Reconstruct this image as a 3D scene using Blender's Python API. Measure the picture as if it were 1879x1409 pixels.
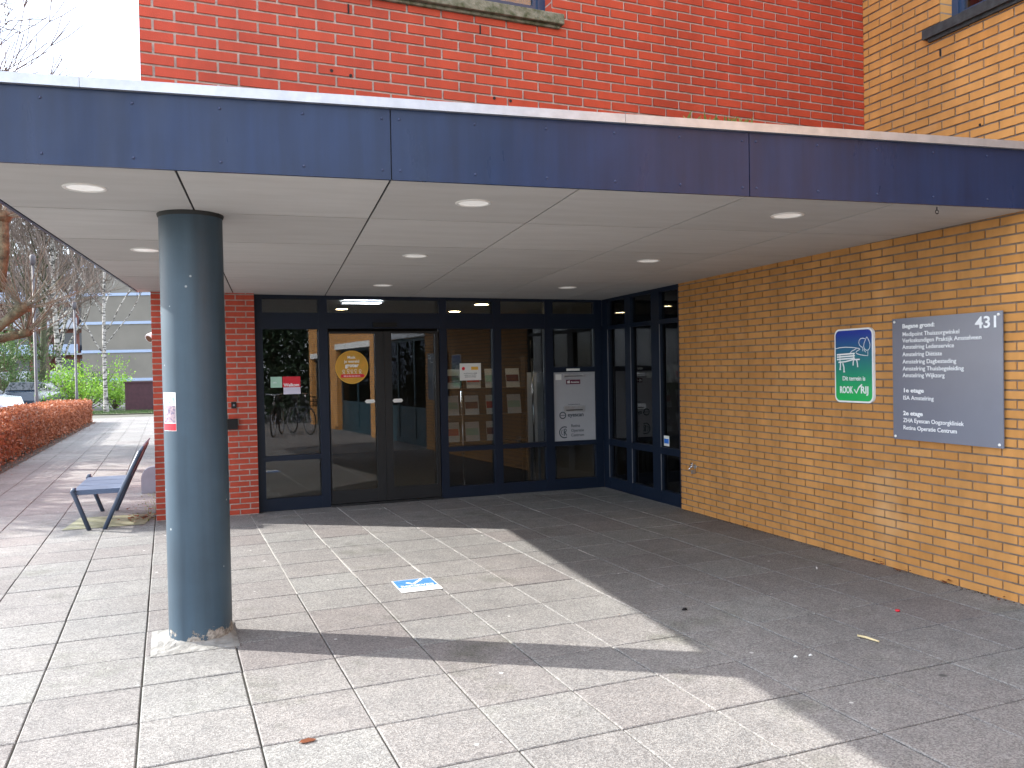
import bpy, math, random
from mathutils import Vector, Matrix, noise
R = math.radians
random.seed(7)
for o in list(bpy.data.objects): bpy.data.objects.remove(o)
S = bpy.context.scene
COL = S.collection

# ------------------------------------------------------------------ camera, sky, sun, exposure
cd = bpy.data.cameras.new('camera'); cam = bpy.data.objects.new('camera', cd); COL.objects.link(cam)
cd.sensor_width = 36; cd.lens = 36 * 1545.2 / 1879; cd.clip_start = 0.05; cd.clip_end = 2000
PITCH, ROLL = -0.0186, -0.0188
fw = Vector((0, math.cos(PITCH), math.sin(PITCH))); up = Vector((0, -math.sin(PITCH), math.cos(PITCH))); rt = Vector((1, 0, 0))
xr = rt * math.cos(ROLL) + up * math.sin(ROLL)
yr = -rt * math.sin(ROLL) + up * math.cos(ROLL)
m = Matrix((xr, yr, -fw)).transposed().to_4x4(); m.translation = Vector((0, 0, 1.62)); cam.matrix_world = m
S.camera = cam
S.render.resolution_x = 1024; S.render.resolution_y = 768
SUNEL = R(31.6); sd = Vector((-0.979 * math.cos(SUNEL), 0.206 * math.cos(SUNEL), math.sin(SUNEL)))
w = bpy.data.worlds.new("World"); S.world = w; w.use_nodes = True
nt = w.node_tree; nt.nodes.clear()
out = nt.nodes.new('ShaderNodeOutputWorld'); bg = nt.nodes.new('ShaderNodeBackground'); sk = nt.nodes.new('ShaderNodeTexSky')
sk.sky_type = 'NISHITA'; sk.sun_disc = False; sk.sun_elevation = SUNEL; sk.sun_rotation = math.atan2(-0.979, 0.206)
sk.air_density = 1.0; sk.dust_density = 1.0; sk.ozone_density = 1.5
tc = nt.nodes.new('ShaderNodeTexCoord'); mp = nt.nodes.new('ShaderNodeMapping'); mp.inputs['Scale'].default_value = (1, 1, 2.6)
ns = nt.nodes.new('ShaderNodeTexNoise'); ns.inputs['Scale'].default_value = 2.2; ns.inputs['Detail'].default_value = 8; ns.inputs['Roughness'].default_value = .6
cr = nt.nodes.new('ShaderNodeValToRGB'); cr.color_ramp.elements[0].position = .34; cr.color_ramp.elements[1].position = .60
cr.color_ramp.elements[0].color = (.12, .12, .12, 1); cr.color_ramp.elements[1].color = (.9, .9, .9, 1)
mx = nt.nodes.new('ShaderNodeMix'); mx.data_type = 'RGBA'; mx.inputs[7].default_value = (10.5, 11.1, 12.2, 1)
L = nt.links.new
L(tc.outputs['Generated'], mp.inputs[0]); L(mp.outputs[0], ns.inputs['Vector']); L(ns.outputs['Fac'], cr.inputs[0])
L(cr.outputs[0], mx.inputs[0]); L(sk.outputs[0], mx.inputs[6]); L(mx.outputs[2], bg.inputs[0]); L(bg.outputs[0], out.inputs[0])
bg.inputs[1].default_value = 0.125
sl = bpy.data.lights.new('sun', 'SUN'); sl.energy = 3.9; sl.angle = R(0.53); sl.color = (1, .955, .88)
so = bpy.data.objects.new('sun', sl); COL.objects.link(so); so.rotation_euler = sd.to_track_quat('Z', 'Y').to_euler()
S.view_settings.view_transform = 'Standard'; S.view_settings.look = 'None'; S.view_settings.gamma = 1
S.view_settings.exposure = 1.65

# ------------------------------------------------------------------ materials
def nodes(name):
    mt = bpy.data.materials.new(name); mt.use_nodes = True
    t = mt.node_tree; return mt, t, t.nodes['Principled BSDF'], t.links.new
def mixc(t, fac, a, b, mode='MIX'):
    n = t.nodes.new('ShaderNodeMix'); n.data_type = 'RGBA'; n.blend_type = mode
    for k, v in ((0, fac), (6, a), (7, b)):
        if hasattr(v, 'links'): t.links.new(v, n.inputs[k])
        elif k == 0: n.inputs[0].default_value = v
        else: n.inputs[k].default_value = (*v, 1)
    return n.outputs[2]
def noi(t, scale, detail=4, rough=.55, vec=None, kind='Object'):
    c = t.nodes.new('ShaderNodeTexCoord'); n = t.nodes.new('ShaderNodeTexNoise')
    n.inputs['Scale'].default_value = scale; n.inputs['Detail'].default_value = detail; n.inputs['Roughness'].default_value = rough
    t.links.new(vec if vec else c.outputs[kind], n.inputs['Vector']); return n.outputs['Fac']
def ramp(t, v, p0, p1, c0=(0, 0, 0), c1=(1, 1, 1)):
    r = t.nodes.new('ShaderNodeValToRGB'); r.color_ramp.elements[0].position = p0; r.color_ramp.elements[1].position = p1
    r.color_ramp.elements[0].color = (*c0, 1); r.color_ramp.elements[1].color = (*c1, 1); t.links.new(v, r.inputs[0]); return r.outputs[0]
def bump(t, h, dist, st=1.0):
    b = t.nodes.new('ShaderNodeBump'); b.inputs['Distance'].default_value = dist; b.inputs['Strength'].default_value = st
    t.links.new(h, b.inputs['Height']); return b.outputs[0]
def streaks(t, sc, lo, hi, p0=.35, p1=.7):
    c = t.nodes.new('ShaderNodeTexCoord'); mpn = t.nodes.new('ShaderNodeMapping'); mpn.inputs['Scale'].default_value = sc; t.links.new(c.outputs['Object'], mpn.inputs[0])
    return ramp(t, noi(t, 1.0, 5, .62, mpn.outputs[0]), p0, p1, (lo,) * 3, (hi,) * 3)
def tintattr(t):
    a = t.nodes.new('ShaderNodeAttribute'); a.attribute_name = 'tint'; return a.outputs['Fac']
def pbr(name, col, rough=.6, metal=0, var=.12, scale=6, bmp=0, bscale=None, spec=.5, col2=None, coat=0):
    mt, t, p, l = nodes(name)
    dark = tuple(c * (1 - var) for c in col) if col2 is None else col2
    lite = tuple(min(1, c * (1 + var)) for c in col) if col2 is None else col
    f = ramp(t, noi(t, scale), .3, .7)
    l(mixc(t, f, dark, lite), p.inputs['Base Color'])
    p.inputs['Roughness'].default_value = rough; p.inputs['Metallic'].default_value = metal; p.inputs['Specular IOR Level'].default_value = spec
    if coat: p.inputs['Coat Weight'].default_value = coat; p.inputs['Coat Roughness'].default_value = .15
    if bmp: l(bump(t, noi(t, bscale or scale * 4), bmp), p.inputs['Normal'])
    return mt
def emis(name, col, st):
    mt, t, p, l = nodes(name); p.inputs['Base Color'].default_value = (*col, 1)
    p.inputs['Emission Color'].default_value = (*col, 1); p.inputs['Emission Strength'].default_value = st; return mt
def tinted(name, c0, c1, rough=.8, var=.2, scale=14, bmp=.001, bscale=120, spec=.3, stain=None):
    """per-face tint picks between two real colours, fine noise on top"""
    mt, t, p, l = nodes(name)
    base = mixc(t, tintattr(t), c0, c1)
    f = ramp(t, noi(t, scale, 6), .3, .72)
    base = mixc(t, f, tuple(c * (1 - var) for c in (1, 1, 1)), (1, 1, 1)) if False else mixc(t, 1.0, base, mixc(t, f, (1 - var,) * 3, (1, 1, 1)), 'MULTIPLY')
    base = mixc(t, 1.0, base, streaks(t, (1.6, 1.6, .45), .80, 1.06), 'MULTIPLY'); base = mixc(t, 1.0, base, streaks(t, (7, 7, 1.1), .88, 1.04), 'MULTIPLY')
    if stain:
        g = ramp(t, noi(t, stain[1], 3), stain[2], stain[3]); base = mixc(t, g, base, stain[0])
    l(base, p.inputs['Base Color']); p.inputs['Roughness'].default_value = rough; p.inputs['Specular IOR Level'].default_value = spec
    l(bump(t, noi(t, bscale, 3), bmp), p.inputs['Normal'])
    return mt
M = {}
M['red_brick'] = tinted('red_brick', (.42, .046, .020), (.53, .070, .030), .55, .12, 9, .0012, 160, .35)
M['ochre_brick'] = tinted('ochre_brick', (.545, .243, .060), (.645, .318, .098), .6, .12, 7, .0012, 160, .35, stain=((.66, .40, .19), 1.1, .62, .85))
M['red_mortar'] = pbr('red_mortar', (.42, .36, .33), .95, var=.25, scale=20, bmp=.002)
M['ochre_mortar'] = pbr('ochre_mortar', (.20, .155, .125), .95, var=.3, scale=12, bmp=.002)
def bricktex(name, c0, c1, mort, bw=.2325, rh=.0645):
    mt, t, p, l = nodes(name)
    c = t.nodes.new('ShaderNodeUVMap'); b = t.nodes.new('ShaderNodeTexBrick')
    b.inputs['Scale'].default_value = 1; b.inputs['Brick Width'].default_value = bw; b.inputs['Row Height'].default_value = rh
    b.inputs['Mortar Size'].default_value = .005; b.inputs['Mortar Smooth'].default_value = .2; b.inputs['Bias'].default_value = 0
    b.inputs['Color1'].default_value = (*c0, 1); b.inputs['Color2'].default_value = (*c1, 1); b.inputs['Mortar'].default_value = (*mort, 1)
    l(c.outputs[0], b.inputs['Vector']); l(b.outputs['Color'], p.inputs['Base Color']); p.inputs['Roughness'].default_value = .65
    iv = t.nodes.new('ShaderNodeMath'); iv.operation = 'SUBTRACT'; iv.inputs[0].default_value = 1; l(b.outputs['Fac'], iv.inputs[1])
    l(bump(t, iv.outputs[0], .006), p.inputs['Normal']); return mt
M['red_brickwork'] = bricktex('red_brickwork', (.42, .046, .020), (.53, .070, .030), (.42, .36, .33))
M['ochre_brickwork'] = bricktex('ochre_brickwork', (.545, .243, .060), (.645, .318, .098), (.30, .24, .20))

# concrete paving slabs: exposed grit, gum spots, damp/dirty patches that belong to the slabs
def paving_mat():
    mt, t, p, l = nodes('paving_slab')
    tn = tintattr(t)
    base = mixc(t, tn, (.205, .192, .190), (.232, .234, .230))
    big = ramp(t, noi(t, .55, 5), .35, .68); base = mixc(t, 1.0, base, mixc(t, big, (.78, .77, .77), (1.05, 1.05, 1.04)), 'MULTIPLY')
    mid = ramp(t, noi(t, 6, 6, .65), .3, .7); base = mixc(t, 1.0, base, mixc(t, mid, (.84, .84, .85), (1.08, 1.07, 1.06)), 'MULTIPLY')
    wet = ramp(t, noi(t, 1.15, 7, .68), .56, .70); base = mixc(t, wet, base, mixc(t, 1.0, base, (.66, .68, .62), 'MULTIPLY'))
    c = t.nodes.new('ShaderNodeTexCoord'); v = t.nodes.new('ShaderNodeTexVoronoi'); v.inputs['Scale'].default_value = 150; l(c.outputs['Object'], v.inputs['Vector'])
    s = t.nodes.new('ShaderNodeSeparateColor'); l(v.outputs['Color'], s.inputs[0])
    gr = ramp(t, s.outputs[0], .12, .88, (.55, .54, .54), (1.38, 1.38, 1.36)); base = mixc(t, .8, base, gr, 'MULTIPLY')
    v2 = t.nodes.new('ShaderNodeTexVoronoi'); v2.inputs['Scale'].default_value = 3.4; v2.inputs['Randomness'].default_value = 1; l(c.outputs['Object'], v2.inputs['Vector'])
    sp = ramp(t, v2.outputs['Distance'], .030, .045, (1, 1, 1), (0, 0, 0)); base = mixc(t, sp, base, (.50, .50, .48))
    v3 = t.nodes.new('ShaderNodeTexVoronoi'); v3.inputs['Scale'].default_value = 1.3; l(c.outputs['Object'], v3.inputs['Vector'])
    sp2 = ramp(t, v3.outputs['Distance'], .018, .035, (1, 1, 1), (0, 0, 0)); base = mixc(t, sp2, base, (.07, .07, .07))
    l(base, p.inputs['Base Color']); p.inputs['Roughness'].default_value = .78; p.inputs['Specular IOR Level'].default_value = .4
    l(bump(t, v.outputs['Distance'], .0018), p.inputs['Normal']); return mt
M['paving'] = paving_mat()
M['sand'] = pbr('joint_sand', (.13, .125, .10), .95, scale=1.1, col2=(.045, .045, .035))
M['pale_sand'] = pbr('pale_joint_sand', (.36, .35, .33), .95, var=.3, scale=3)
M['concrete'] = pbr('pad_concrete', (.30, .295, .28), .9, scale=14, col2=(.15, .148, .14), bmp=.008, bscale=40)
M['navy'] = pbr('navy_window_paint', (.005, .011, .026), .45, var=.1, scale=3, spec=.25)
M['door_grey'] = pbr('door_profile_grey', (.015, .016, .018), .42, metal=.1, spec=.3, var=.1, scale=3)
M['fascia'] = pbr('fascia_sheet', (.009, .028, .095), .32, metal=.0, spec=.28, var=.10, scale=.9, bmp=.0006, bscale=1.5)
M['rivet'] = pbr('rivet_blue', (.03, .045, .11), .4, metal=.0, var=.05)
M['trim'] = pbr('aluminium_trim', (.43, .45, .49), .38, metal=.55, var=.10, scale=14)
M['roofing'] = pbr('roof_felt', (.10, .10, .10), .9, bmp=.003)
def fascia_mat():
    mt, t, p, l = nodes('fascia_sheet'); base = mixc(t, 1.0, (.011, .027, .080), streaks(t, (11, 11, .9), .78, 1.10), 'MULTIPLY'); base = mixc(t, 1.0, base, streaks(t, (.9, .9, 1.5), .85, 1.12), 'MULTIPLY')
    l(base, p.inputs['Base Color']); p.inputs['Specular IOR Level'].default_value = .32
    l(streaks(t, (5, 5, 1.2), .26, .42), p.inputs['Roughness']); l(bump(t, noi(t, 1.3, 2), .004), p.inputs['Normal']); return mt
M['fascia'] = fascia_mat()
def soffit_mat():
    mt, t, p, l = nodes('soffit_panel')
    base = mixc(t, tintattr(t), (.47, .462, .455), (.54, .532, .525))
    c = t.nodes.new('ShaderNodeTexCoord'); mpn = t.nodes.new('ShaderNodeMapping'); mpn.inputs['Scale'].default_value = (1.2, 5.5, 1); l(c.outputs['Object'], mpn.inputs[0])
    f = ramp(t, noi(t, 1.6, 6, .6, mpn.outputs[0]), .3, .72); base = mixc(t, 1.0, base, mixc(t, f, (.90, .895, .89), (1.02, 1.02, 1.02)), 'MULTIPLY')
    l(base, p.inputs['Base Color']); p.inputs['Roughness'].default_value = .75; return mt
M['soffit'] = soffit_mat()
M['void'] = pbr('dark_void', (.012, .012, .014), .9)
M['lamp_ring'] = pbr('lamp_ring_white', (.78, .77, .75), .35, var=.03)
M['lamp_glass'] = pbr('lamp_diffuser', (.85, .85, .83), .25, var=.02); M['lamp_glass'].node_tree.nodes['Principled BSDF'].inputs['Emission Color'].default_value = (1, .97, .93, 1); M['lamp_glass'].node_tree.nodes['Principled BSDF'].inputs['Emission Strength'].default_value = .10
def column_mat():
    mt, t, p, l = nodes('column_paint')
    f = ramp(t, noi(t, 3, 6), .3, .7); base = mixc(t, f, (.032, .062, .092), (.043, .080, .116))
    c = t.nodes.new('ShaderNodeTexCoord'); sx = t.nodes.new('ShaderNodeSeparateXYZ'); l(c.outputs['Object'], sx.inputs[0])
    def math_(op, a, b):
        n = t.nodes.new('ShaderNodeMath'); n.operation = op
        for i, q in enumerate((a, b)):
            if hasattr(q, 'links'): l(q, n.inputs[i])
            else: n.inputs[i].default_value = q
        return n.outputs[0]
    base = mixc(t, 1.0, base, streaks(t, (9, 9, .7), .80, 1.10), 'MULTIPLY'); base = mixc(t, 1.0, base, streaks(t, (2, 2, 2.5), .86, 1.06), 'MULTIPLY')
    n1 = noi(t, 9, 6, .72)
    edge = math_('ADD', math_('MULTIPLY', n1, .55), -.225)          # ragged chipped skirt at the foot
    chip = math_('LESS_THAN', sx.outputs[2], edge)
    n2 = noi(t, 8, 4, .75); spots = math_('MULTIPLY', math_('GREATER_THAN', n2, .685), math_('LESS_THAN', sx.outputs[2], .42))
    ch = math_('MAXIMUM', chip, spots)
    cc = ramp(t, noi(t, 60, 4), .35, .65, (.15, .13, .11), (.36, .335, .30))
    base = mixc(t, ch, base, cc)
    v = t.nodes.new('ShaderNodeTexVoronoi'); v.inputs['Scale'].default_value = 7; l(c.outputs['Object'], v.inputs['Vector'])
    base = mixc(t, ramp(t, v.outputs['Distance'], .04, .06, (1, 1, 1), (0, 0, 0)), base, (.30, .34, .36))
    l(base, p.inputs['Base Color'])
    rr = math_('ADD', math_('MULTIPLY', ch, .4), .47); l(rr, p.inputs['Roughness'])
    h = math_('MULTIPLY', ch, -1); l(bump(t, h, .004), p.inputs['Normal']); return mt
M['column'] = column_mat()
M['collar'] = pbr('rubber_collar', (.01, .012, .013), .6)
def glass_mat(name, tint, base_r, rough=0.0):
    mt = bpy.data.materials.new(name); mt.use_nodes = True; t = mt.node_tree; t.nodes.clear(); l = t.links.new
    o = t.nodes.new('ShaderNodeOutputMaterial'); tr = t.nodes.new('ShaderNodeBsdfTransparent'); tr.inputs[0].default_value = (*tint, 1)
    gl = t.nodes.new('ShaderNodeBsdfGlossy'); gl.inputs['Roughness'].default_value = rough; gl.inputs[0].default_value = (.96, .97, 1, 1)
    fr = t.nodes.new('ShaderNodeFresnel'); fr.inputs[0].default_value = 1.5
    a = t.nodes.new('ShaderNodeMath'); a.operation = 'MULTIPLY_ADD'; a.inputs[1].default_value = 1.0; a.inputs[2].default_value = base_r; a.use_clamp = True
    mxs = t.nodes.new('ShaderNodeMixShader'); l(fr.outputs[0], a.inputs[0]); l(a.outputs[0], mxs.inputs[0]); l(tr.outputs[0], mxs.inputs[1]); l(gl.outputs[0], mxs.inputs[2]); l(mxs.outputs[0], o.inputs[0])
    return mt
M['glass'] = glass_mat('coated_glass', (.66, .69, .70), .018)
M['shop_glass'] = glass_mat('shop_glass', (.35, .38, .42), .0); M['shop_glass'].node_tree.nodes['Glossy BSDF'].inputs[0].default_value = (.30, .34, .42, 1)
M['win_glass'] = glass_mat('window_glass', (.75, .76, .78), .03)
M['acrylic'] = pbr('grey_sign_face', (.150, .165, .215), .22, var=.04, scale=3, coat=.15)
M['sign_white'] = pbr('sign_white', (.80, .83, .86), .5, var=.02)
M['white'] = pbr('white_paint', (.78, .78, .77), .5, var=.04)
M['alu'] = pbr('brushed_aluminium', (.55, .55, .56), .35, metal=.9, var=.1, scale=30)
M['chrome'] = pbr('chrome', (.7, .7, .72), .15, metal=1, var=.02)
M['black'] = pbr('black_plastic', (.008, .008, .009), .55, spec=.25)
M['post'] = pbr('post_grey_paint', (.085, .078, .088), .6)
M['sill_moss'] = pbr('mossy_sill_concrete', (.22, .215, .17), .9, scale=22, bmp=.006, bscale=60, col2=(.055, .065, .028))
M['sill_dark'] = pbr('dark_sill_stone', (.030, .034, .036), .7, var=.5, scale=20, bmp=.003)
M['frame_blue'] = pbr('blue_window_paint', (.020, .045, .10), .35, var=.08)
M['sky_sheet'] = pbr('sky_grey_sheet', (.50, .50, .53), .7, var=.03)
M['purple'] = pbr('plum_label', (.10, .008, .035), .5)
M['panel_grey'] = pbr('letterbox_panel_grey', (.36, .36, .38), .5, var=.03)
M['ink'] = pbr('dark_print', (.03, .045, .06), .5)
M['paper'] = pbr('paper', (.72, .72, .70), .8, var=.04)
M['print_red'] = pbr('print_red', (.62, .01, .03), .5, var=.05)
M['print_blue'] = pbr('print_blue', (.02, .16, .62), .5, var=.2, scale=40)
M['print_lilac'] = pbr('print_lilac', (.60, .58, .72), .6, var=.05)
M['print_mint'] = pbr('print_mint', (.38, .62, .50), .6, var=.05)
M['print_orange'] = pbr('print_orange', (.62, .30, .03), .5, var=.3, scale=12, col2=(.45, .26, .03))
M['print_yellow'] = pbr('print_yellow', (.75, .42, .05), .5)
M['pale_blue'] = pbr('pale_blue_print', (.55, .66, .78), .6, scale=50, col2=(.12, .30, .62))
M['photo_mix'] = pbr('mixed_photo_print', (.50, .36, .34), .6, scale=60, col2=(.04, .05, .16))
M['worn_blue'] = pbr('worn_blue_print', (.025, .15, .52), .6, scale=22, col2=(.08, .22, .52))
M['bench_paint'] = pbr('bench_paint', (.045, .065, .105), .38, var=.12, scale=20)
M['bench_mesh'] = pbr('bench_mesh_paint', (.07, .10, .17), .45, var=.35, scale=150)
M['galv'] = pbr('galvanised_grey', (.20, .20, .22), .5, metal=.5, var=.15)
M['grey_block'] = pbr('grey_block_plastic', (.22, .23, .27), .6, var=.1)
M['bark'] = pbr('tree_bark', (.16, .12, .085), .9, scale=12, bmp=.01, col2=(.07, .055, .04))
M['bark_green'] = pbr('mossy_bark', (.09, .095, .05), .9, scale=10, bmp=.01, col2=(.045, .05, .03))
M['plane_bark'] = pbr('plane_tree_bark', (.19, .175, .105), .9, scale=9, bmp=.02, col2=(.05, .045, .027))
M['twig'] = pbr('young_twig', (.155, .145, .105), .8, var=.3, scale=8)
M['twig_dark'] = pbr('dark_twig', (.13, .10, .085), .9, var=.3)
def birch_mat():
    mt, t, p, l = nodes('birch_bark'); c = t.nodes.new('ShaderNodeTexCoord'); mpn = t.nodes.new('ShaderNodeMapping'); mpn.inputs['Scale'].default_value = (3, 3, 9)
    l(c.outputs['Object'], mpn.inputs[0]); f = ramp(t, noi(t, 1.3, 5, .6, mpn.outputs[0]), .42, .54); l(mixc(t, f, (.05, .045, .04), (.40, .38, .35)), p.inputs['Base Color']); p.inputs['Roughness'].default_value = .8; return mt
M['birch'] = birch_mat()
def leafm(name, a, b, rough=.6):
    mt, t, p, l = nodes(name); l(mixc(t, tintattr(t), a, b), p.inputs['Base Color']); p.inputs['Roughness'].default_value = rough
    tl = t.nodes.new('ShaderNodeBsdfTranslucent'); l(mixc(t, tintattr(t), a, b), tl.inputs[0]); ms = t.nodes.new('ShaderNodeMixShader'); ms.inputs[0].default_value = .3
    o = t.nodes['Material Output']; l(p.outputs[0], ms.inputs[1]); l(tl.outputs[0], ms.inputs[2]); l(ms.outputs[0], o.inputs[0]); return mt
M['beech'] = leafm('dry_beech_leaf', (.22, .058, .025), (.52, .20, .10))
M['litter'] = leafm('leaf_litter', (.12, .035, .015), (.34, .12, .05))
M['bush_green'] = leafm('fresh_green_leaf', (.10, .26, .02), (.30, .50, .05))
M['dark_green'] = leafm('dark_green_leaf', (.03, .07, .02), (.09, .15, .04))
M['conifer'] = leafm('conifer_leaf', (.010, .030, .014), (.03, .06, .025))
M['weed'] = leafm('weed_leaf', (.10, .16, .03), (.28, .26, .07))
M['asphalt'] = pbr('asphalt', (.06, .06, .062), .9, var=.25, scale=3, bmp=.002)
M['grass'] = pbr('grass_ground', (.055, .085, .025), .95, scale=1.2, bmp=.02, bscale=30, col2=(.05, .045, .028))
M['soil'] = pbr('soil', (.07, .045, .03), .95, scale=8, bmp=.01, col2=(.035, .025, .018))
M['moss_slab'] = pbr('mossy_slab', (.34, .325, .24), .9, scale=9, col2=(.20, .20, .10))
M['apt_white'] = pbr('apartment_white', (.36, .38, .44), .7, var=.05)
M['apt_red'] = pbr('apartment_red_brick', (.24, .10, .08), .8, var=.15)
M['apt_tan'] = pbr('apartment_tan_brick', (.175, .16, .14), .85, var=.10, scale=.5)
M['apt_band'] = pbr('apartment_blue_band', (.30, .37, .52), .6, var=.04)
M['apt_glass'] = pbr('apartment_window', (.04, .05, .07), .1)
M['plum_brick'] = pbr('plum_brick', (.055, .02, .028), .8, var=.2)
M['car_white'] = pbr('car_paint_white', (.62, .68, .78), .2, var=.02, coat=.8)
M['car_dark'] = pbr('car_paint_dark', (.03, .045, .07), .2, var=.02, coat=.8)
M['car_silver'] = pbr('car_paint_silver', (.35, .38, .40), .25, metal=.5, var=.02, coat=.8)
M['car_glass'] = pbr('car_window', (.02, .025, .03), .05)
M['tyre'] = pbr('tyre_rubber', (.012, .012, .012), .8)
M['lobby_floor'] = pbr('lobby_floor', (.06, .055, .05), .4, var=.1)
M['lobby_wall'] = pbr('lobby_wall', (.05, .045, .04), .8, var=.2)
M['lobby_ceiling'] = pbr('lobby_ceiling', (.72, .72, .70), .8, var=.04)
M['rack'] = pbr('rack_dark', (.03, .022, .018), .5)
M['warm'] = emis('warm_lamp', (1, .72, .38), 34)
M['cool'] = emis('cool_lamp', (.95, .97, 1), 26)
M['door_teal'] = pbr('teal_door', (.02, .055, .075), .4)
M['stick'] = pbr('pale_stick', (.62, .52, .30), .7, var=.1, scale=30)
M['brown_lamp'] = pbr('lamp_brown', (.12, .06, .035), .5)
def green_sign():
    mt, t, p, l = nodes('blue_green_print'); c = t.nodes.new('ShaderNodeTexCoord'); s = t.nodes.new('ShaderNodeSeparateXYZ'); l(c.outputs['Object'], s.inputs[0])
    r = t.nodes.new('ShaderNodeValToRGB'); e = r.color_ramp.elements
    e[0].position = .1; e[0].color = (.005, .42, .10, 1); e[1].position = .92; e[1].color = (.005, .03, .30, 1)
    k = e.new(.45); k.color = (.005, .22, .17, 1)
    mm = t.nodes.new('ShaderNodeMath'); mm.operation = 'DIVIDE'; mm.inputs[1].default_value = .62; l(s.outputs[2], mm.inputs[0]); l(mm.outputs[0], r.inputs[0])
    l(r.outputs[0], p.inputs['Base Color']); p.inputs['Roughness'].default_value = .3; return mt
M['green_sign'] = green_sign()

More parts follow.
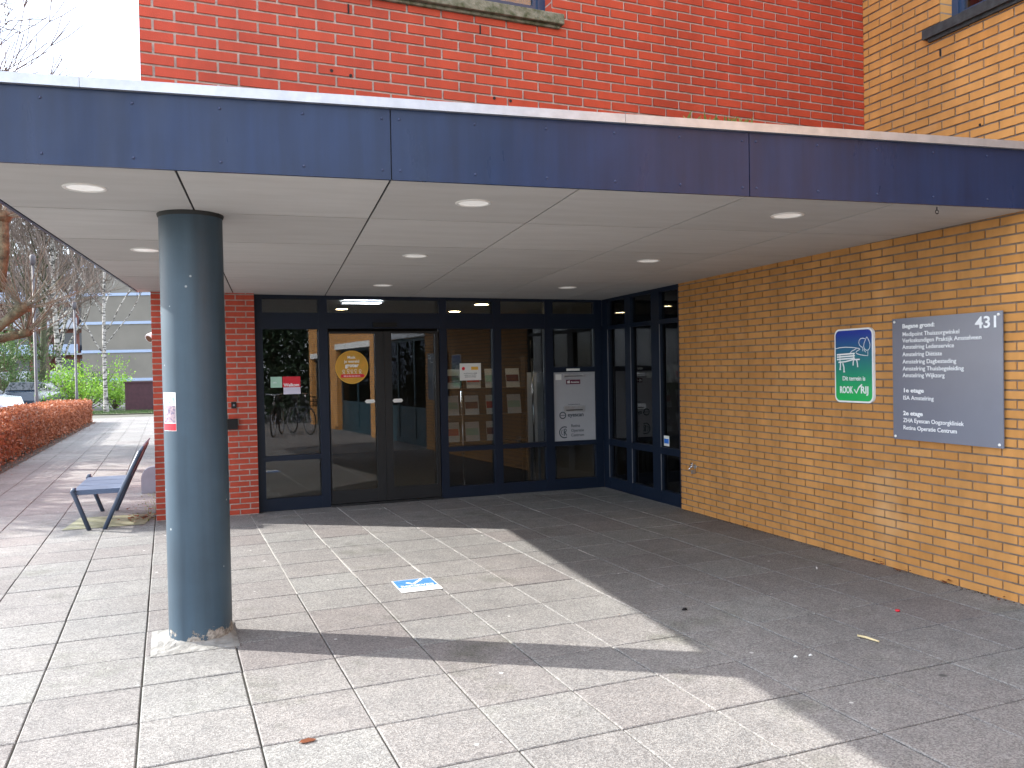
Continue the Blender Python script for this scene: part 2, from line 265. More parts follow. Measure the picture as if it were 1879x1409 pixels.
# ------------------------------------------------------------------ mesh helpers
class MB:
    def __init__(s): s.v = []; s.f = []; s.uv = []; s.t = []; s.sm = []
    def face(s, pts, tint=.5, uv=None, smooth=False):
        i = len(s.v); s.v += [tuple(p) for p in pts]; s.f.append(tuple(range(i, i + len(pts)))); s.t.append(tint); s.sm.append(smooth)
        if uv is None:
            a, b, c = Vector(pts[0]), Vector(pts[1]), Vector(pts[2]); n = (b - a).cross(c - a)
            ax = max(range(3), key=lambda k: abs(n[k]))
            uv = [((p[1], p[2]) if ax == 0 else (p[0], p[2]) if ax == 1 else (p[0], p[1])) for p in pts]
        s.uv.append(uv)
    def box(s, x0, x1, y0, y1, z0, z1, tint=.5, skip=''):
        P = lambda a, b, c: (a, b, c)
        if 'x' not in skip: s.face([P(x0, y1, z0), P(x0, y0, z0), P(x0, y0, z1), P(x0, y1, z1)], tint)
        if 'X' not in skip: s.face([P(x1, y0, z0), P(x1, y1, z0), P(x1, y1, z1), P(x1, y0, z1)], tint)
        if 'y' not in skip: s.face([P(x0, y0, z0), P(x1, y0, z0), P(x1, y0, z1), P(x0, y0, z1)], tint)
        if 'Y' not in skip: s.face([P(x1, y1, z0), P(x0, y1, z0), P(x0, y1, z1), P(x1, y1, z1)], tint)
        if 'z' not in skip: s.face([P(x0, y1, z0), P(x1, y1, z0), P(x1, y0, z0), P(x0, y0, z0)], tint)
        if 'Z' not in skip: s.face([P(x0, y0, z1), P(x1, y0, z1), P(x1, y1, z1), P(x0, y1, z1)], tint)
        return s
    def prism(s, poly, z0, z1, tint=.5):
        n = len(poly)
        s.face([(x, y, z1) for x, y in poly], tint); s.face([(x, y, z0) for x, y in reversed(poly)], tint)
        for i in range(n):
            a, b = poly[i], poly[(i + 1) % n]; s.face([(a[0], a[1], z0), (b[0], b[1], z0), (b[0], b[1], z1), (a[0], a[1], z1)], tint)
        return s
    def tube(s, pts, rad, n=10, tint=.5, cap=True, smooth=True):
        pts = [Vector(p) for p in pts]; rad = rad if isinstance(rad, (list, tuple)) else [rad] * len(pts)
        base = len(s.v); ref = None
        for i, p in enumerate(pts):
            d = (pts[min(i + 1, len(pts) - 1)] - pts[max(i - 1, 0)]).normalized()
            if ref is None: ref = d.orthogonal().normalized()
            ref = (ref - d * ref.dot(d)).normalized(); b = d.cross(ref)
            for k in range(n):
                a = 2 * math.pi * k / n; s.v.append(tuple(p + (ref * math.cos(a) + b * math.sin(a)) * rad[i]))
        for i in range(len(pts) - 1):
            for k in range(n):
                a = base + i * n + k; b2 = base + i * n + (k + 1) % n
                s.f.append((a, b2, b2 + n, a + n)); s.t.append(tint); s.sm.append(smooth); s.uv.append([(0, 0)] * 4)
        if cap:
            for st, rv in ((base, True), (base + (len(pts) - 1) * n, False)):
                q = list(range(st, st + n)); q = q[::-1] if rv else q
                s.f.append(tuple(q)); s.t.append(tint); s.sm.append(False); s.uv.append([(0, 0)] * n)
        return s
    def lathe(s, prof, n=40, c=(0, 0, 0), tint=.5, smooth=True):
        base = len(s.v)
        for r, z in prof:
            for k in range(n):
                a = 2 * math.pi * k / n; s.v.append((c[0] + r * math.cos(a), c[1] + r * math.sin(a), c[2] + z))
        for i in range(len(prof) - 1):
            for k in range(n):
                a = base + i * n + k; b = base + i * n + (k + 1) % n
                s.f.append((a, b, b + n, a + n)); s.t.append(tint); s.sm.append(smooth); s.uv.append([(0, 0)] * 4)
        return s
    def ribbon(s, pts, wd, z0, z1, closed=False, fn=None):
        """flat stroke in the (x, z) plane of a sign, thickness along y"""
        n = len(pts); P = [Vector((p[0], p[1])) for p in pts]; lft = []; rgt = []
        for i in range(n):
            a = P[(i - 1) % n] if (closed or i) else P[i]; b = P[(i + 1) % n] if (closed or i < n - 1) else P[i]
            d = (b - a).normalized(); nn = Vector((-d.y, d.x)) * wd / 2; lft.append(P[i] + nn); rgt.append(P[i] - nn)
        for i in range(n if closed else n - 1):
            j = (i + 1) % n; s.face([(rgt[i].x, z0, rgt[i].y), (rgt[j].x, z0, rgt[j].y), (lft[j].x, z0, lft[j].y), (lft[i].x, z0, lft[i].y)])
        return s
    def build(s, name, mat, parent=None, loc=(0, 0, 0), rz=0, **kw):
        me = bpy.data.meshes.new(name); me.from_pydata(s.v, [], s.f); me.update()
        ul = me.uv_layers.new(name='UVMap'); flat = []
        for u in s.uv:
            for q in u: flat += [q[0], q[1]]
        ul.data.foreach_set('uv', flat)
        at = me.attributes.new('tint', 'FLOAT', 'FACE'); at.data.foreach_set('value', s.t)
        me.polygons.foreach_set('use_smooth', s.sm)
        for mm in (mat if isinstance(mat, list) else [mat]): me.materials.append(M[mm])
        o = bpy.data.objects.new(name, me); COL.objects.link(o); o.parent = parent; o.location = loc; o.rotation_euler = (0, 0, rz)
        for k, v in kw.items(): o[k] = v
        return o
def empty(name, loc=(0, 0, 0), rz=0, **kw):
    o = bpy.data.objects.new(name, None); COL.objects.link(o); o.location = loc; o.rotation_euler = (0, 0, rz); o.empty_display_size = .1
    for k, v in kw.items(): o[k] = v
    return o
def tag(o, label, cat, group=None):
    o['label'] = label; o['category'] = cat
    if group: o['group'] = group
    return o
def copy_tree(o, parent=None):
    c = o.copy(); COL.objects.link(c); c.parent = parent
    for ch in o.children: copy_tree(ch, c)
    return c
def bevel(o, wd=.004, seg=2):
    b = o.modifiers.new('bevel', 'BEVEL'); b.width = wd; b.segments = seg; b.limit_method = 'ANGLE'; return o
def lettering(lines, parent, mat, name='lettering', thick=.0008):
    """lines: (text, x, z, height, bold, xscale, align) laid in the local x-z plane facing -y, merged to one mesh"""
    vs, fs = [], []
    dg = None; tmp = []
    for (tx, x, z, h, bold, xs, al) in lines:
        c = bpy.data.curves.new('txt', 'FONT'); c.body = tx; c.size = h / .70; c.extrude = thick; c.offset = bold; c.align_x = al; c.resolution_u = 3
        o = bpy.data.objects.new('txt', c); COL.objects.link(o); tmp.append((o, x, z, xs))
    bpy.context.view_layer.update(); dg = bpy.context.evaluated_depsgraph_get()
    for o, x, z, xs in tmp:
        me = bpy.data.meshes.new_from_object(o.evaluated_get(dg)); b = len(vs)
        if xs < 0: xx = [v.co.x for v in me.vertices]; xs = -xs / max(.001, max(xx) - min(xx))
        vs += [(x + v.co.x * xs, -v.co.z, z + v.co.y) for v in me.vertices]; fs += [tuple(b + k for k in p.vertices) for p in me.polygons]
        bpy.data.meshes.remove(me); cu = o.data; bpy.data.objects.remove(o); bpy.data.curves.remove(cu)
    me = bpy.data.meshes.new(name); me.from_pydata(vs, [], fs); me.materials.append(M[mat]); o = bpy.data.objects.new(name, me); COL.objects.link(o); o.parent = parent
    return o

# frames: building axis system (x right along the glass wall, y away from the viewer), canopy axis system
BP, BR = Vector((1.898, 9.488, 0)), R(20.28)
CP, CR = Vector((.400, 4.605, 0)), R(15.7)
def bw(x, y, z=0): return BP + Vector((x * math.cos(BR) - y * math.sin(BR), x * math.sin(BR) + y * math.cos(BR), z))
def bl(p): d = Vector(p) - BP; return Vector((d.x * math.cos(BR) + d.y * math.sin(BR), -d.x * math.sin(BR) + d.y * math.cos(BR), d.z))
def cw(x, y, z=0): return CP + Vector((x * math.cos(CR) - y * math.sin(CR), x * math.sin(CR) + y * math.cos(CR), z))
def soz(x, y): return 2.597 - .00338 * x - .01203 * y      # underside of the canopy, it falls gently towards the building

# ------------------------------------------------------------------ ground
g = MB(); g.face([(-220, -60, -.06), (160, -60, -.06), (160, 260, -.06), (-220, 260, -.06)]); g.build('ground', 'grass', kind='structure')
g = MB(); g.face([(-90, 8, -.045), (-9.6, 8, -.045), (-17.2, 34, -.045), (-26, 62, -.045), (-90, 62, -.045)]); g.build('parking_area', 'asphalt', kind='structure')
g = MB(); g.face([(-12, -34, -.028), (12, -34, -.028), (12, 40, -.028), (-22, 40, -.028)]); g.build('paving_bed', 'sand', kind='structure')
TH = R(22.25); TS = .5005; G0 = Vector((-1.4945, 4.5507))
pv = MB(); gp = .0036; gq = .0046; rnd = random.Random(3)
for i in range(-52, 26):
    for j in range(-70, 62):
        cx = G0.x + (i + .5) * TS * math.cos(TH) - (j + .5) * TS * math.sin(TH); cy = G0.y + (i + .5) * TS * math.sin(TH) + (j + .5) * TS * math.cos(TH)
        if cy < -24 or cy > 36 or cx > 15 or (cy < -3 and cx < -9.5): continue
        q = bl((cx, cy, 0))
        if q.x > .3 and q.y > -14.4: continue
        if q.y > 2.4 and q.x > -5.4: continue
        hx = -9.17 - (cy - 15) * .385
        if cx < hx - .15: continue
        if -.2 < i * TS < .1 and False: continue
        if i == -1 and j == 0 and False: continue
        t_ = rnd.random() * .7 + (.3 if noise.noise(Vector((cx * .5, cy * .5, 0))) > 0 else 0)
        z = [rnd.uniform(-.0018, .0018) for _ in range(2)]
        x0, x1, y0, y1 = i * TS + gp, (i + 1) * TS - gp, j * TS + gq, (j + 1) * TS - gq
        dx = rnd.uniform(-.0015, .0015)
        zz = [z[0], z[1], z[0] + rnd.uniform(-.001, .001), z[1]]
        P = [(x0 + dx, y0, zz[0]), (x1 + dx, y0, zz[1]), (x1 + dx, y1, zz[2]), (x0 + dx, y1, zz[3])]
        if cx * cx + cy * cy < 420:
            e = .005; I = [(x0 + dx + e, y0 + e, zz[0]), (x1 + dx - e, y0 + e, zz[1]), (x1 + dx - e, y1 - e, zz[2]), (x0 + dx + e, y1 - e, zz[3])]
            P = [(p[0], p[1], p[2] - .0035) for p in P]; pv.face(I, t_)
            for a in range(4): b_ = (a + 1) % 4; pv.face([P[a], P[b_], I[b_], I[a]], t_)
        else: pv.face(P, t_)
        if cx * cx + cy * cy < 420:
            for a in range(4):
                b_ = (a + 1) % 4; pv.face([(P[a][0], P[a][1], -.03), (P[b_][0], P[b_][1], -.03), P[b_], P[a]], t_)
pv.build('paving', 'paving', None, (G0.x, G0.y, 0), TH, kind='structure')
jd = MB()
for i in range(-50, 27):
    for j in range(-60, 60):
        if rnd.random() < .9: jd.face([(i * TS - .0036, j * TS, -.0085 - rnd.random() * .006), (i * TS + .0036, j * TS, -.0105), (i * TS + .0036, (j + 1) * TS, -.0105), (i * TS - .0036, (j + 1) * TS, -.0085)])
jd.build('joint_soil', 'sand', None, (G0.x, G0.y, 0), TH, kind='structure')
# pale sand brushed into the joints that run towards the doors
js = MB(); rj = random.Random(44)
for i in range(0, 11):
    j = 2.4 + (i % 3) * .6
    while j < 17:
        ln = rj.uniform(.4, 1.6)
        if rj.random() < .74: js.box(i * TS - .0041, i * TS + .0041, j * TS + (0 if i < 4 else .4), (j + ln) * TS, -.0065, -.0028 + rj.uniform(-.0012, .0036), rj.random())
        j += ln
js.build('joint_sand', 'pale_sand', None, (G0.x, G0.y, 0), TH, kind='structure')

# ------------------------------------------------------------------ brickwork
def brick_wall(name, parent, kind, ulen, z0, z1, holes=(), mp_=lambda u, d, z: (u, -d, z), u0=0., pitch=.2325, course=.0645, zoff=0., seed=1, closer=True):
    """real bricks 6 mm proud of a mortar bed; mp_(u, proud, z) gives the local point"""
    rn = random.Random(seed); mb = MB(); mo = MB(); jn = .0135; pr = .009
    k0 = int(math.floor((z0 - zoff) / course)); k1 = int(math.ceil((z1 - zoff) / course))
    for k in range(k0, k1):
        a, b = max(z0, zoff + k * course), min(z1, zoff + (k + 1) * course - jn)
        if b - a < .008: continue
        segs = [(u0, ulen)]
        for (h0, h1, hz0, hz1) in holes:
            if hz0 < (a + b) / 2 < hz1:
                ns = []
                for s0, s1 in segs:
                    if h1 <= s0 or h0 >= s1: ns.append((s0, s1)); continue
                    if h0 > s0: ns.append((s0, h0))
                    if h1 < s1: ns.append((h1, s1))
                segs = ns
        off = (k % 2) * pitch / 2
        for s0, s1 in segs:
            n0 = int(math.floor((s0 - off) / pitch)); n1 = int(math.ceil((s1 - off) / pitch))
            for n in range(n0, n1 + 1):
                c0, c1 = max(s0, off + n * pitch), min(s1, off + (n + 1) * pitch - jn)
                if c1 - c0 < .012: continue
                p = pr + rn.uniform(-.0012, .0012); tn = min(1, max(0, rn.gauss(.5, .19)))
                q = [mp_(c0, p, a), mp_(c1, p, a), mp_(c1, p, b), mp_(c0, p, b)]; r = [mp_(c0, -.001, a), mp_(c1, -.001, a), mp_(c1, -.001, b), mp_(c0, -.001, b)]
                mb.face(q, tn)
                for e in range(4): f_ = (e + 1) % 4; mb.face([r[e], r[f_], q[f_], q[e]], tn)
    # mortar bed with the holes left out
    zs = sorted({z0, z1} | {min(max(h[2], z0), z1) for h in holes} | {min(max(h[3], z0), z1) for h in holes}); us = sorted({u0, ulen} | {min(max(h[0], u0), ulen) for h in holes} | {min(max(h[1], u0), ulen) for h in holes})
    for za, zb in zip(zs, zs[1:]):
        for ua, ub in zip(us, us[1:]):
            if zb - za < 1e-4 or ub - ua < 1e-4: continue
            um, zm = (ua + ub) / 2, (za + zb) / 2
            if any(h[0] < um < h[1] and h[2] < zm < h[3] for h in holes): continue
            mo.face([mp_(ua, 0, za), mp_(ub, 0, za), mp_(ub, 0, zb), mp_(ua, 0, zb)])
    o = mb.build(name, kind + '_brick', parent); mo.build('mortar', kind + '_mortar', o)
    return o

bld = empty('brick_building', BP, BR, label='health centre of red and ochre brick rising above and beside the covered entrance', category='building')
BH = 9.2
# ochre side wall: plane x = 0, running from y = 0 towards and past the viewer
WIN = (3.585, 5.35, 4.045, 5.6)     # u0, u1, z0, z1 of the upstairs window in the ochre wall
om = lambda u, d, z: (-d, -u, z)
brick_wall('ochre_wall', bld, 'ochre', 5.6, -.03, 5.805, [WIN, (4.32, 5.7, -.1, 2.32)], om, seed=5)
ow = MB()
ow.face([(0, 0, 5.805), (0, -5.6, 5.805), (0, -5.6, BH), (0, 0, BH)])
ow.face([(0, 0, -.05), (0, 0, BH), (.25, 0, BH), (.25, 0, -.05)])
ow.face([(0.02, 0, 5.805), (0, 0, 5.805), (0, -5.6, 5.805), (.02, -5.6, 5.805)])
ow.build('ochre_upper_wall', 'ochre_brickwork', bld)
# reveals of the ochre window and core behind
u0, u1, z0, z1 = WIN
MB().box(.003, .115, -u0, -u0 + .02, z0 - .1, z1).build('window_reveal', 'ochre_brickwork', bld); MB().box(.003, .115, -u1 - .02, -u1, z0 - .1, z1).build('window_reveal', 'ochre_brickwork', bld)
def window(parent, name, mapper, w, h, depth, frame_mat, glass='win_glass', fw_=.055):
    """mapper(u, d, z): u along, d inward depth"""
    def bx(mb, u0, u1, d0, d1, z0, z1):
        P = [mapper(u, d, z) for u in (u0, u1) for d in (d0, d1) for z in (z0, z1)]
        i = len(mb.v); mb.v += P
        for f in ((0, 1, 3, 2), (4, 6, 7, 5), (0, 4, 5, 1), (2, 3, 7, 6), (0, 2, 6, 4), (1, 5, 7, 3)): mb.f.append(tuple(i + k for k in f)); mb.t.append(.5); mb.sm.append(False); mb.uv.append([(0, 0)] * 4)
    f = MB(); bx(f, 0, fw_, depth, depth + .07, 0, h); bx(f, w - fw_, w, depth, depth + .07, 0, h); bx(f, fw_, w - fw_, depth, depth + .07, 0, fw_); bx(f, fw_, w - fw_, depth, depth + .07, h - fw_, h)
    bx(f, fw_, fw_ + .03, depth + .015, depth + .06, fw_, h - fw_); bx(f, w - fw_ - .03, w - fw_, depth + .015, depth + .06, fw_, h - fw_)
    bx(f, fw_ + .03, w - fw_ - .03, depth + .015, depth + .06, fw_, fw_ + .03)
    fo = f.build(name, frame_mat, parent)
    g = MB(); bx(g, fw_ + .03, w - fw_ - .03, depth + .03, depth + .036, fw_ + .03, h - fw_); g.build('pane', glass, fo)
    b = MB(); bx(b, fw_ + .03, w - fw_ - .03, depth + .045, depth + .05, fw_ + .03, h - fw_ - .03); b.build('sky_sheet', 'sky_sheet', fo)  # pale sheet close behind the pane, its grey stands in for reflected sky
    return fo
window(bld, 'window', lambda u, d, z: (d, -(WIN[0] + u), WIN[2] + z), u1 - u0, z1 - z0, .11, 'frame_blue')
sl_ = MB(); sl_.box(-.055, .12, -5.5, -3.470, 3.965, 4.035); sl_.box(-.03, .0, -5.5, -3.50, 3.940, 3.965)
bevel(sl_.build('window_sill', 'sill_dark', bld), .006)
MB().box(-.0115, -.004, -3.592, -3.584, 3.812, 3.865).build('vent_slot', 'void', bld)
MB().tube([(-.0062, -3.914, 3.232), (-.0115, -3.914, 3.232)], .009, 10).build('drill_hole', 'void', bld)

# red pier beside the glass entrance
px0, px1, py = -5.565, -4.475, 1.85
brick_wall('brick_pier', bld, 'red', px1, -.06, 2.60, (), lambda u, d, z: (u, py - d, z), u0=px0, seed=9, zoff=.01, pitch=.2225)
ps = MB(); ps.face([(px0, py + .001, -.06), (px0, py + .001, 2.9), (px0, 9, 2.9), (px0, 9, -.06)]); ps.face([(px1, py + .001, -.06), (px1, 2.2, -.06), (px1, 2.2, 2.9), (px1, py + .001, 2.9)])
ps.build('pier_side', 'red_brickwork', bld)
# upper red block: its face runs back-left from the inner corner
RP = bl((2.881, 6.828, 0)); RA = R(24.0) - BR
def rm(u, d, z):   # u negative to the left
    return (RP.x + u * math.cos(RA) + d * math.sin(RA), RP.y + u * math.sin(RA) - d * math.cos(RA), z)
RL = -5.35
RWIN = (-4.75, -2.815, 3.985, 5.6)
brick_wall('red_wall', bld, 'red', 0.02, 2.72, 5.93, [RWIN], rm, u0=RL, seed=21, zoff=.022, pitch=.2245, course=.0637)
ru = MB()
ru.face([rm(RL, .003, 5.93), rm(0, .003, 5.93), rm(0, .003, BH), rm(RL, .003, BH)], uv=[(RL, 5.93), (0, 5.93), (0, BH), (RL, BH)])
A = rm(RL, .004, 0); B = (A[0] - .3 - .0, 9.0); 
ru.face([(A[0], A[1], 2.72), (A[0], A[1], BH), (A[0] + .6, 9.5, BH), (A[0] + .6, 9.5, 2.72)])
ru.build('red_upper_wall', 'red_brickwork', bld)
a0, a1, b0, b1 = RWIN
for uu, sgn in ((a0, -1), (a1, 1)):
    rv = MB(); rv.face([rm(uu, .005, b0 - .1), rm(uu, -.12, b0 - .1), rm(uu, -.12, b1), rm(uu, .005, b1)], uv=[(0, b0 - .1), (.12, b0 - .1), (.12, b1), (0, b1)]); rv.build('window_reveal', 'red_brickwork', bld)
window(bld, 'window', lambda u, d, z: rm(RWIN[0] + u, -d, RWIN[2] + z), a1 - a0, b1 - b0, .09, 'frame_blue')
def bx8(mb, fn, u0, u1, d0, d1, z0, z1):
    P = [fn(u, d, z) for u in (u0, u1) for d in (d0, d1) for z in (z0, z1)]; i = len(mb.v); mb.v += P
    for f in ((0, 1, 3, 2), (4, 6, 7, 5), (0, 4, 5, 1), (2, 3, 7, 6), (0, 2, 6, 4), (1, 5, 7, 3)): mb.f.append(tuple(i + k for k in f)); mb.t.append(.5); mb.sm.append(False); mb.uv.append([(0, 0)] * 4)
sm = MB(); bx8(sm, rm, RWIN[0] - .05, -2.745, -.12, .06, 3.905, 3.975); bx8(sm, rm, RWIN[0] - .05, -2.765, -.01, .03, 3.885, 3.905)
bevel(sm.build('window_sill', 'sill_moss', bld), .006)
for u in (-4.19, -3.335): vs_ = MB(); bx8(vs_, rm, u - .005, u + .005, .004, .0115, 3.777, 3.832); vs_.build('vent_slot', 'void', bld)
for u, z in ((-4.30, 3.42), (-4.185, 3.405), (-3.245, 3.375), (-3.13, 3.37)):
    hl = MB(); a, b = rm(u, .004, z), rm(u, .0115, z); hl.tube([a, b], .010, 10); hl.build('drill_hole', 'void', bld)
rt_ = MB(); rt_.prism([rm(RL, 0, 0)[:2], rm(0, 0, 0)[:2], (0, -14.2), (6, -14.2), (6, 14), (-5.4, 14)][::1], BH, BH + .25); rt_.build('roof', 'roofing', bld)
# wing of the same building continuing past the viewer (its sunlit face is what the entrance glass mirrors)
wg = MB(); WX, WY0, WY1 = 0.0, -5.6, -14.2
ops = [(-7.5, -4.32, 0.0, 2.32), (-11.1, -8.05, 0.0, 2.22), (-13.9, -12.6, 0.0, 2.02)]
def wallpanel(y0, y1, z0, z1): wg.face([(WX, y1, z0), (WX, y0, z0), (WX, y0, z1), (WX, y1, z1)])
ys = [WY1] + [q for op in ops[::-1] for q in op[:2]] + [WY0]
for a, b in zip(ys[0::2], ys[1::2]):
    if b > a: wallpanel(a, b, -.05, BH)
for (a, b, c, d) in ops:
    wallpanel(a, min(b, WY0), d, BH); wg.face([(WX, a, -.05), (WX + .3, a, -.05), (WX + .3, a, d), (WX, a, d)]); wg.face([(WX, b, -.05), (WX, b, d), (WX + .3, b, d), (WX + .3, b, -.05)])
wg.face([(WX, WY1, -.05), (WX, WY1, BH), (6, WY1, BH), (6, WY1, -.05)])
wg.build('wing_wall', 'ochre_brickwork', bld)
for (a, b, c, d) in ops: MB().box(WX - .03, WX + .1, a - .05, b + .05, d, d + .15).build('lintel', 'white', bld)
for (a, b, c, d) in ops:
    f = MB(); n = max(1, round((b - a) / 1.25)); wd = (b - a) / n
    for k in range(n + 1): f.box(WX + .14, WX + .2, a + k * wd - .035, a + k * wd + .035, 0, d)
    f.box(WX + .13, WX + .21, a, b, 0, .12); f.box(WX + .13, WX + .21, a, b, d - .07, d); f.box(WX + .145, WX + .195, a, b, .75, .82)
    fo = f.build('shopfront_frame', 'door_teal', bld)
    g = MB(); g.box(WX + .165, WX + .172, a, b, .82, d - .07); g.build('pane', 'shop_glass', fo)
    g = MB(); g.box(WX + .16, WX + .175, a, b, .12, .75); g.build('lower_panel', 'door_teal', fo)
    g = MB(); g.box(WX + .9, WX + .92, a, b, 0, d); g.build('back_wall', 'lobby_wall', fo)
# unseen sheets added behind the brick faces so that no light leaks through
co = MB(); co.face([(1.6, -5.6, -.05), (1.6, -.12, -.05), (1.6, -.12, BH), (1.6, -5.6, BH)])
co.face([(.12, -.12, 2.75), (-5.4, 2.3, 2.75), (-5.4, 14, 2.75), (6, 14, 2.75), (6, -.12, 2.75)])
co.build('leak_sheets', 'void', bld)

# ------------------------------------------------------------------ lobby behind the glass
lb = MB(); lb.box(-5.4, 4.2, .12, 8.5, -.06, -.002, skip=''); 
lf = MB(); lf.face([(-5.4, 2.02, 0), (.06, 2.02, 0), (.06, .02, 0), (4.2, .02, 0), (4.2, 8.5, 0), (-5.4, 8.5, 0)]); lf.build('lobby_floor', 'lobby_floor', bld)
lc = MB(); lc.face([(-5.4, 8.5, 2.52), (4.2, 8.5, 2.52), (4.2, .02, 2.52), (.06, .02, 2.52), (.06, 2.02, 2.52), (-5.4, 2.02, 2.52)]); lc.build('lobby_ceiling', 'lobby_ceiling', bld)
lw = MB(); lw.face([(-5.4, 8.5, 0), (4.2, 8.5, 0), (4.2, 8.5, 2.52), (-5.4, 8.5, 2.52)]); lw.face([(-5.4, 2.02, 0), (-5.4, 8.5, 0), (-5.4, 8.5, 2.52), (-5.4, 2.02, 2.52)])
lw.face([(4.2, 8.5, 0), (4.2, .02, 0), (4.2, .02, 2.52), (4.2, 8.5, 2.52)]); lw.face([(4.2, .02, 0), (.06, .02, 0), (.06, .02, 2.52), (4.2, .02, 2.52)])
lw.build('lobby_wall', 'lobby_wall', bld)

# ------------------------------------------------------------------ glazed entrance screen
ge = empty('glass_entrance', bw(0, 1.951), BR, label='dark blue glazed entrance screen with automatic doors and a side return of glass', category='entrance')
T0, T1 = 2.325, 2.485        # transom lights
fr = MB(); FY0, FY1 = 0, .09
X0 = -4.471; TOPZ = 2.56
def vb(u0, u1, z0=0., z1=TOPZ, y0=0., y1=.09): fr.box(X0 + u0, X0 + u1, y0, y1, z0, z1)
for a, b in ((0, .09), (.73, .835), (2.212, 2.308), (2.925, 3.03), (3.64, 3.755), (4.36, 4.471)): vb(a, b)
for (a, b) in ((.09, .73), (.835, 2.212), (2.308, 2.925), (3.03, 3.64), (3.755, 4.36)):
    vb(a, b, T1, TOPZ, .003, .087); vb(a, b, 2.13 if a != .835 else 2.135, T0, .003, .087)
    if a != .835:
        vb(a, b, 0, .145, .003, .087); vb(a, b, .585, .645, .003, .087)
vb(3.755, 4.36, 1.555, 1.625, .003, .087)
fr.build('frame', 'navy', ge)
fs = MB()   # side return, plane x = 0, from y=0 back at the corner to y=-1.951 at the brick
def sb(s0, s1, z0=0., z1=TOPZ, x0=0., x1=.09): fs.box(x0, x1, -s1, -s0, z0, z1)
for a, b in ((0.003, .16), (.645, .79), (1.31, 1.50), (1.91, 1.951)): sb(a, b)
for a, b in ((.16, .645), (.79, 1.31), (1.50, 1.91)):
    sb(a, b, T1, TOPZ, .003, .087); sb(a, b, 2.11, 2.16, .003, .087); sb(a, b, .58, .66, .003, .087); sb(a, b, 0, .15, .003, .087)
fs.build('side_frame', 'navy', ge)
def pane(mb, x0, x1, y0, y1, z0, z1, name='pane', parent=ge, mat='glass'):
    if x1 - x0 < .05: mb.box(x0, x1, y0, y1, z0, z1); return mb.build(name, mat, parent)
    w2 = (x1 - x0) / 2 - .0005; mb.box(-w2, w2, -.003, .003, z0, z1); return mb.build(name, mat, parent, ((x0 + x1) / 2, (y0 + y1) / 2, 0), R(3.3))   # panes turned in their rebates to steer the mirrored wing and sign
for (a, b) in ((.09, .73), (.835, 2.212), (2.308, 2.925), (3.03, 3.64), (3.755, 4.36)):
    pane(MB(), X0 + a, X0 + b, .040, .046, T0, T1)
    if a == .835: continue
    pane(MB(), X0 + a, X0 + b, .040, .046, .145, .585)
    if a < 3.7: pane(MB(), X0 + a, X0 + b, .040, .046, .645, 2.13)
    else: pane(MB(), X0 + a, X0 + b, .040, .046, 1.625, 2.13)
for a, b in ((.16, .645), (.79, 1.31), (1.50, 1.91)):
    for z0_, z1_ in ((.15, .58), (.66, 2.11), (2.16, T1)): pane(MB(), .040, .046, -b, -a, z0_, z1_)
bd = MB()   # light glazing beads round the side panes
for a, b in ((.16, .645), (.79, 1.31), (1.50, 1.91)): bd.box(-.004, .0, -a - .012, -a, .66, 2.11); bd.box(-.004, 0, -a - .012, -a, .15, .58)
bd.build('glazing_bead', 'galv', ge)
# sliding doors: two leaves
for (a, b, pa, pb) in ((.845, 1.515, .855, 1.405), (1.515, 2.205, 1.605, 2.16)):
    d = MB()
    d.box(X0 + a, X0 + pa + .0, .012, .06, .03, 2.10); d.box(X0 + pb, X0 + b - .003, .012, .06, .03, 2.10)
    d.box(X0 + pa, X0 + pb, .014, .058, .03, .19); d.box(X0 + pa, X0 + pb, .014, .058, 2.075, 2.10)
    do = d.build('sliding_door', 'door_grey', ge)
    pane(MB(), X0 + pa, X0 + pb, .033, .039, .19, 2.075, 'pane', do)
    st = MB(); xs_ = (X0 + pb - .135, X0 + pb - .005) if a < 1 else (X0 + pa + .0, X0 + pa + .135)
    x0_, x1_ = xs_; zc = 1.25; hh = .022
    yy = lambda x: .0318 + (x - X0 - (pa + pb) / 2) * .0577
    st.face([(x, yy(x), z) for x, z in ((x0_ + .02, zc - hh), (x1_ - .02, zc - hh), (x1_, zc), (x1_ - .02, zc + hh), (x0_ + .02, zc + hh), (x0_, zc))])
    st.build('arrow_sticker', 'paper', do)
se = MB(); se.box(X0 + 1.375, X0 + 1.665, -.055, .003, 2.155, 2.205); bevel(se.build('door_sensor', 'black', ge), .008)
th = MB(); th.box(X0 + .835, X0 + 2.212, -.02, .1, -.01, .025); th.build('threshold', 'door_grey', ge)
# letterbox panel in the last bay
lp = MB(); lp.box(X0 + 3.755, X0 + 4.36, .02, .05, .645, 1.555); lpo = lp.build('letterbox_panel', 'panel_grey', ge)
q = MB(); q.box(X0 + 3.90, X0 + 4.19, .008, .02, 1.485, 1.53); bevel(q.build('letter_slot', 'alu', lpo), .003)
q = MB(); q.box(X0 + 3.915, X0 + 4.175, .0065, .0085, 1.498, 1.505); q.build('slot_gap', 'void', lpo)
q = MB(); q.box(X0 + 3.90, X0 + 4.20, .006, .02, 1.035, 1.105); bevel(q.build('letter_slot', 'alu', lpo), .012, 3)
q = MB(); q.box(X0 + 3.93, X0 + 4.17, .0045, .0065, 1.045, 1.058); q.build('slot_gap', 'void', lpo)
q = MB(); q.box(X0 + 3.94, X0 + 4.145, .0165, .02, 1.395, 1.455); pl = q.build('name_label', 'purple', lpo)
tx = lettering([('Amstelring', X0 + 4.005, 1.412, .022, .0006, .9, 'LEFT')], pl, 'paper'); tx.location = (0, .0155, 0)
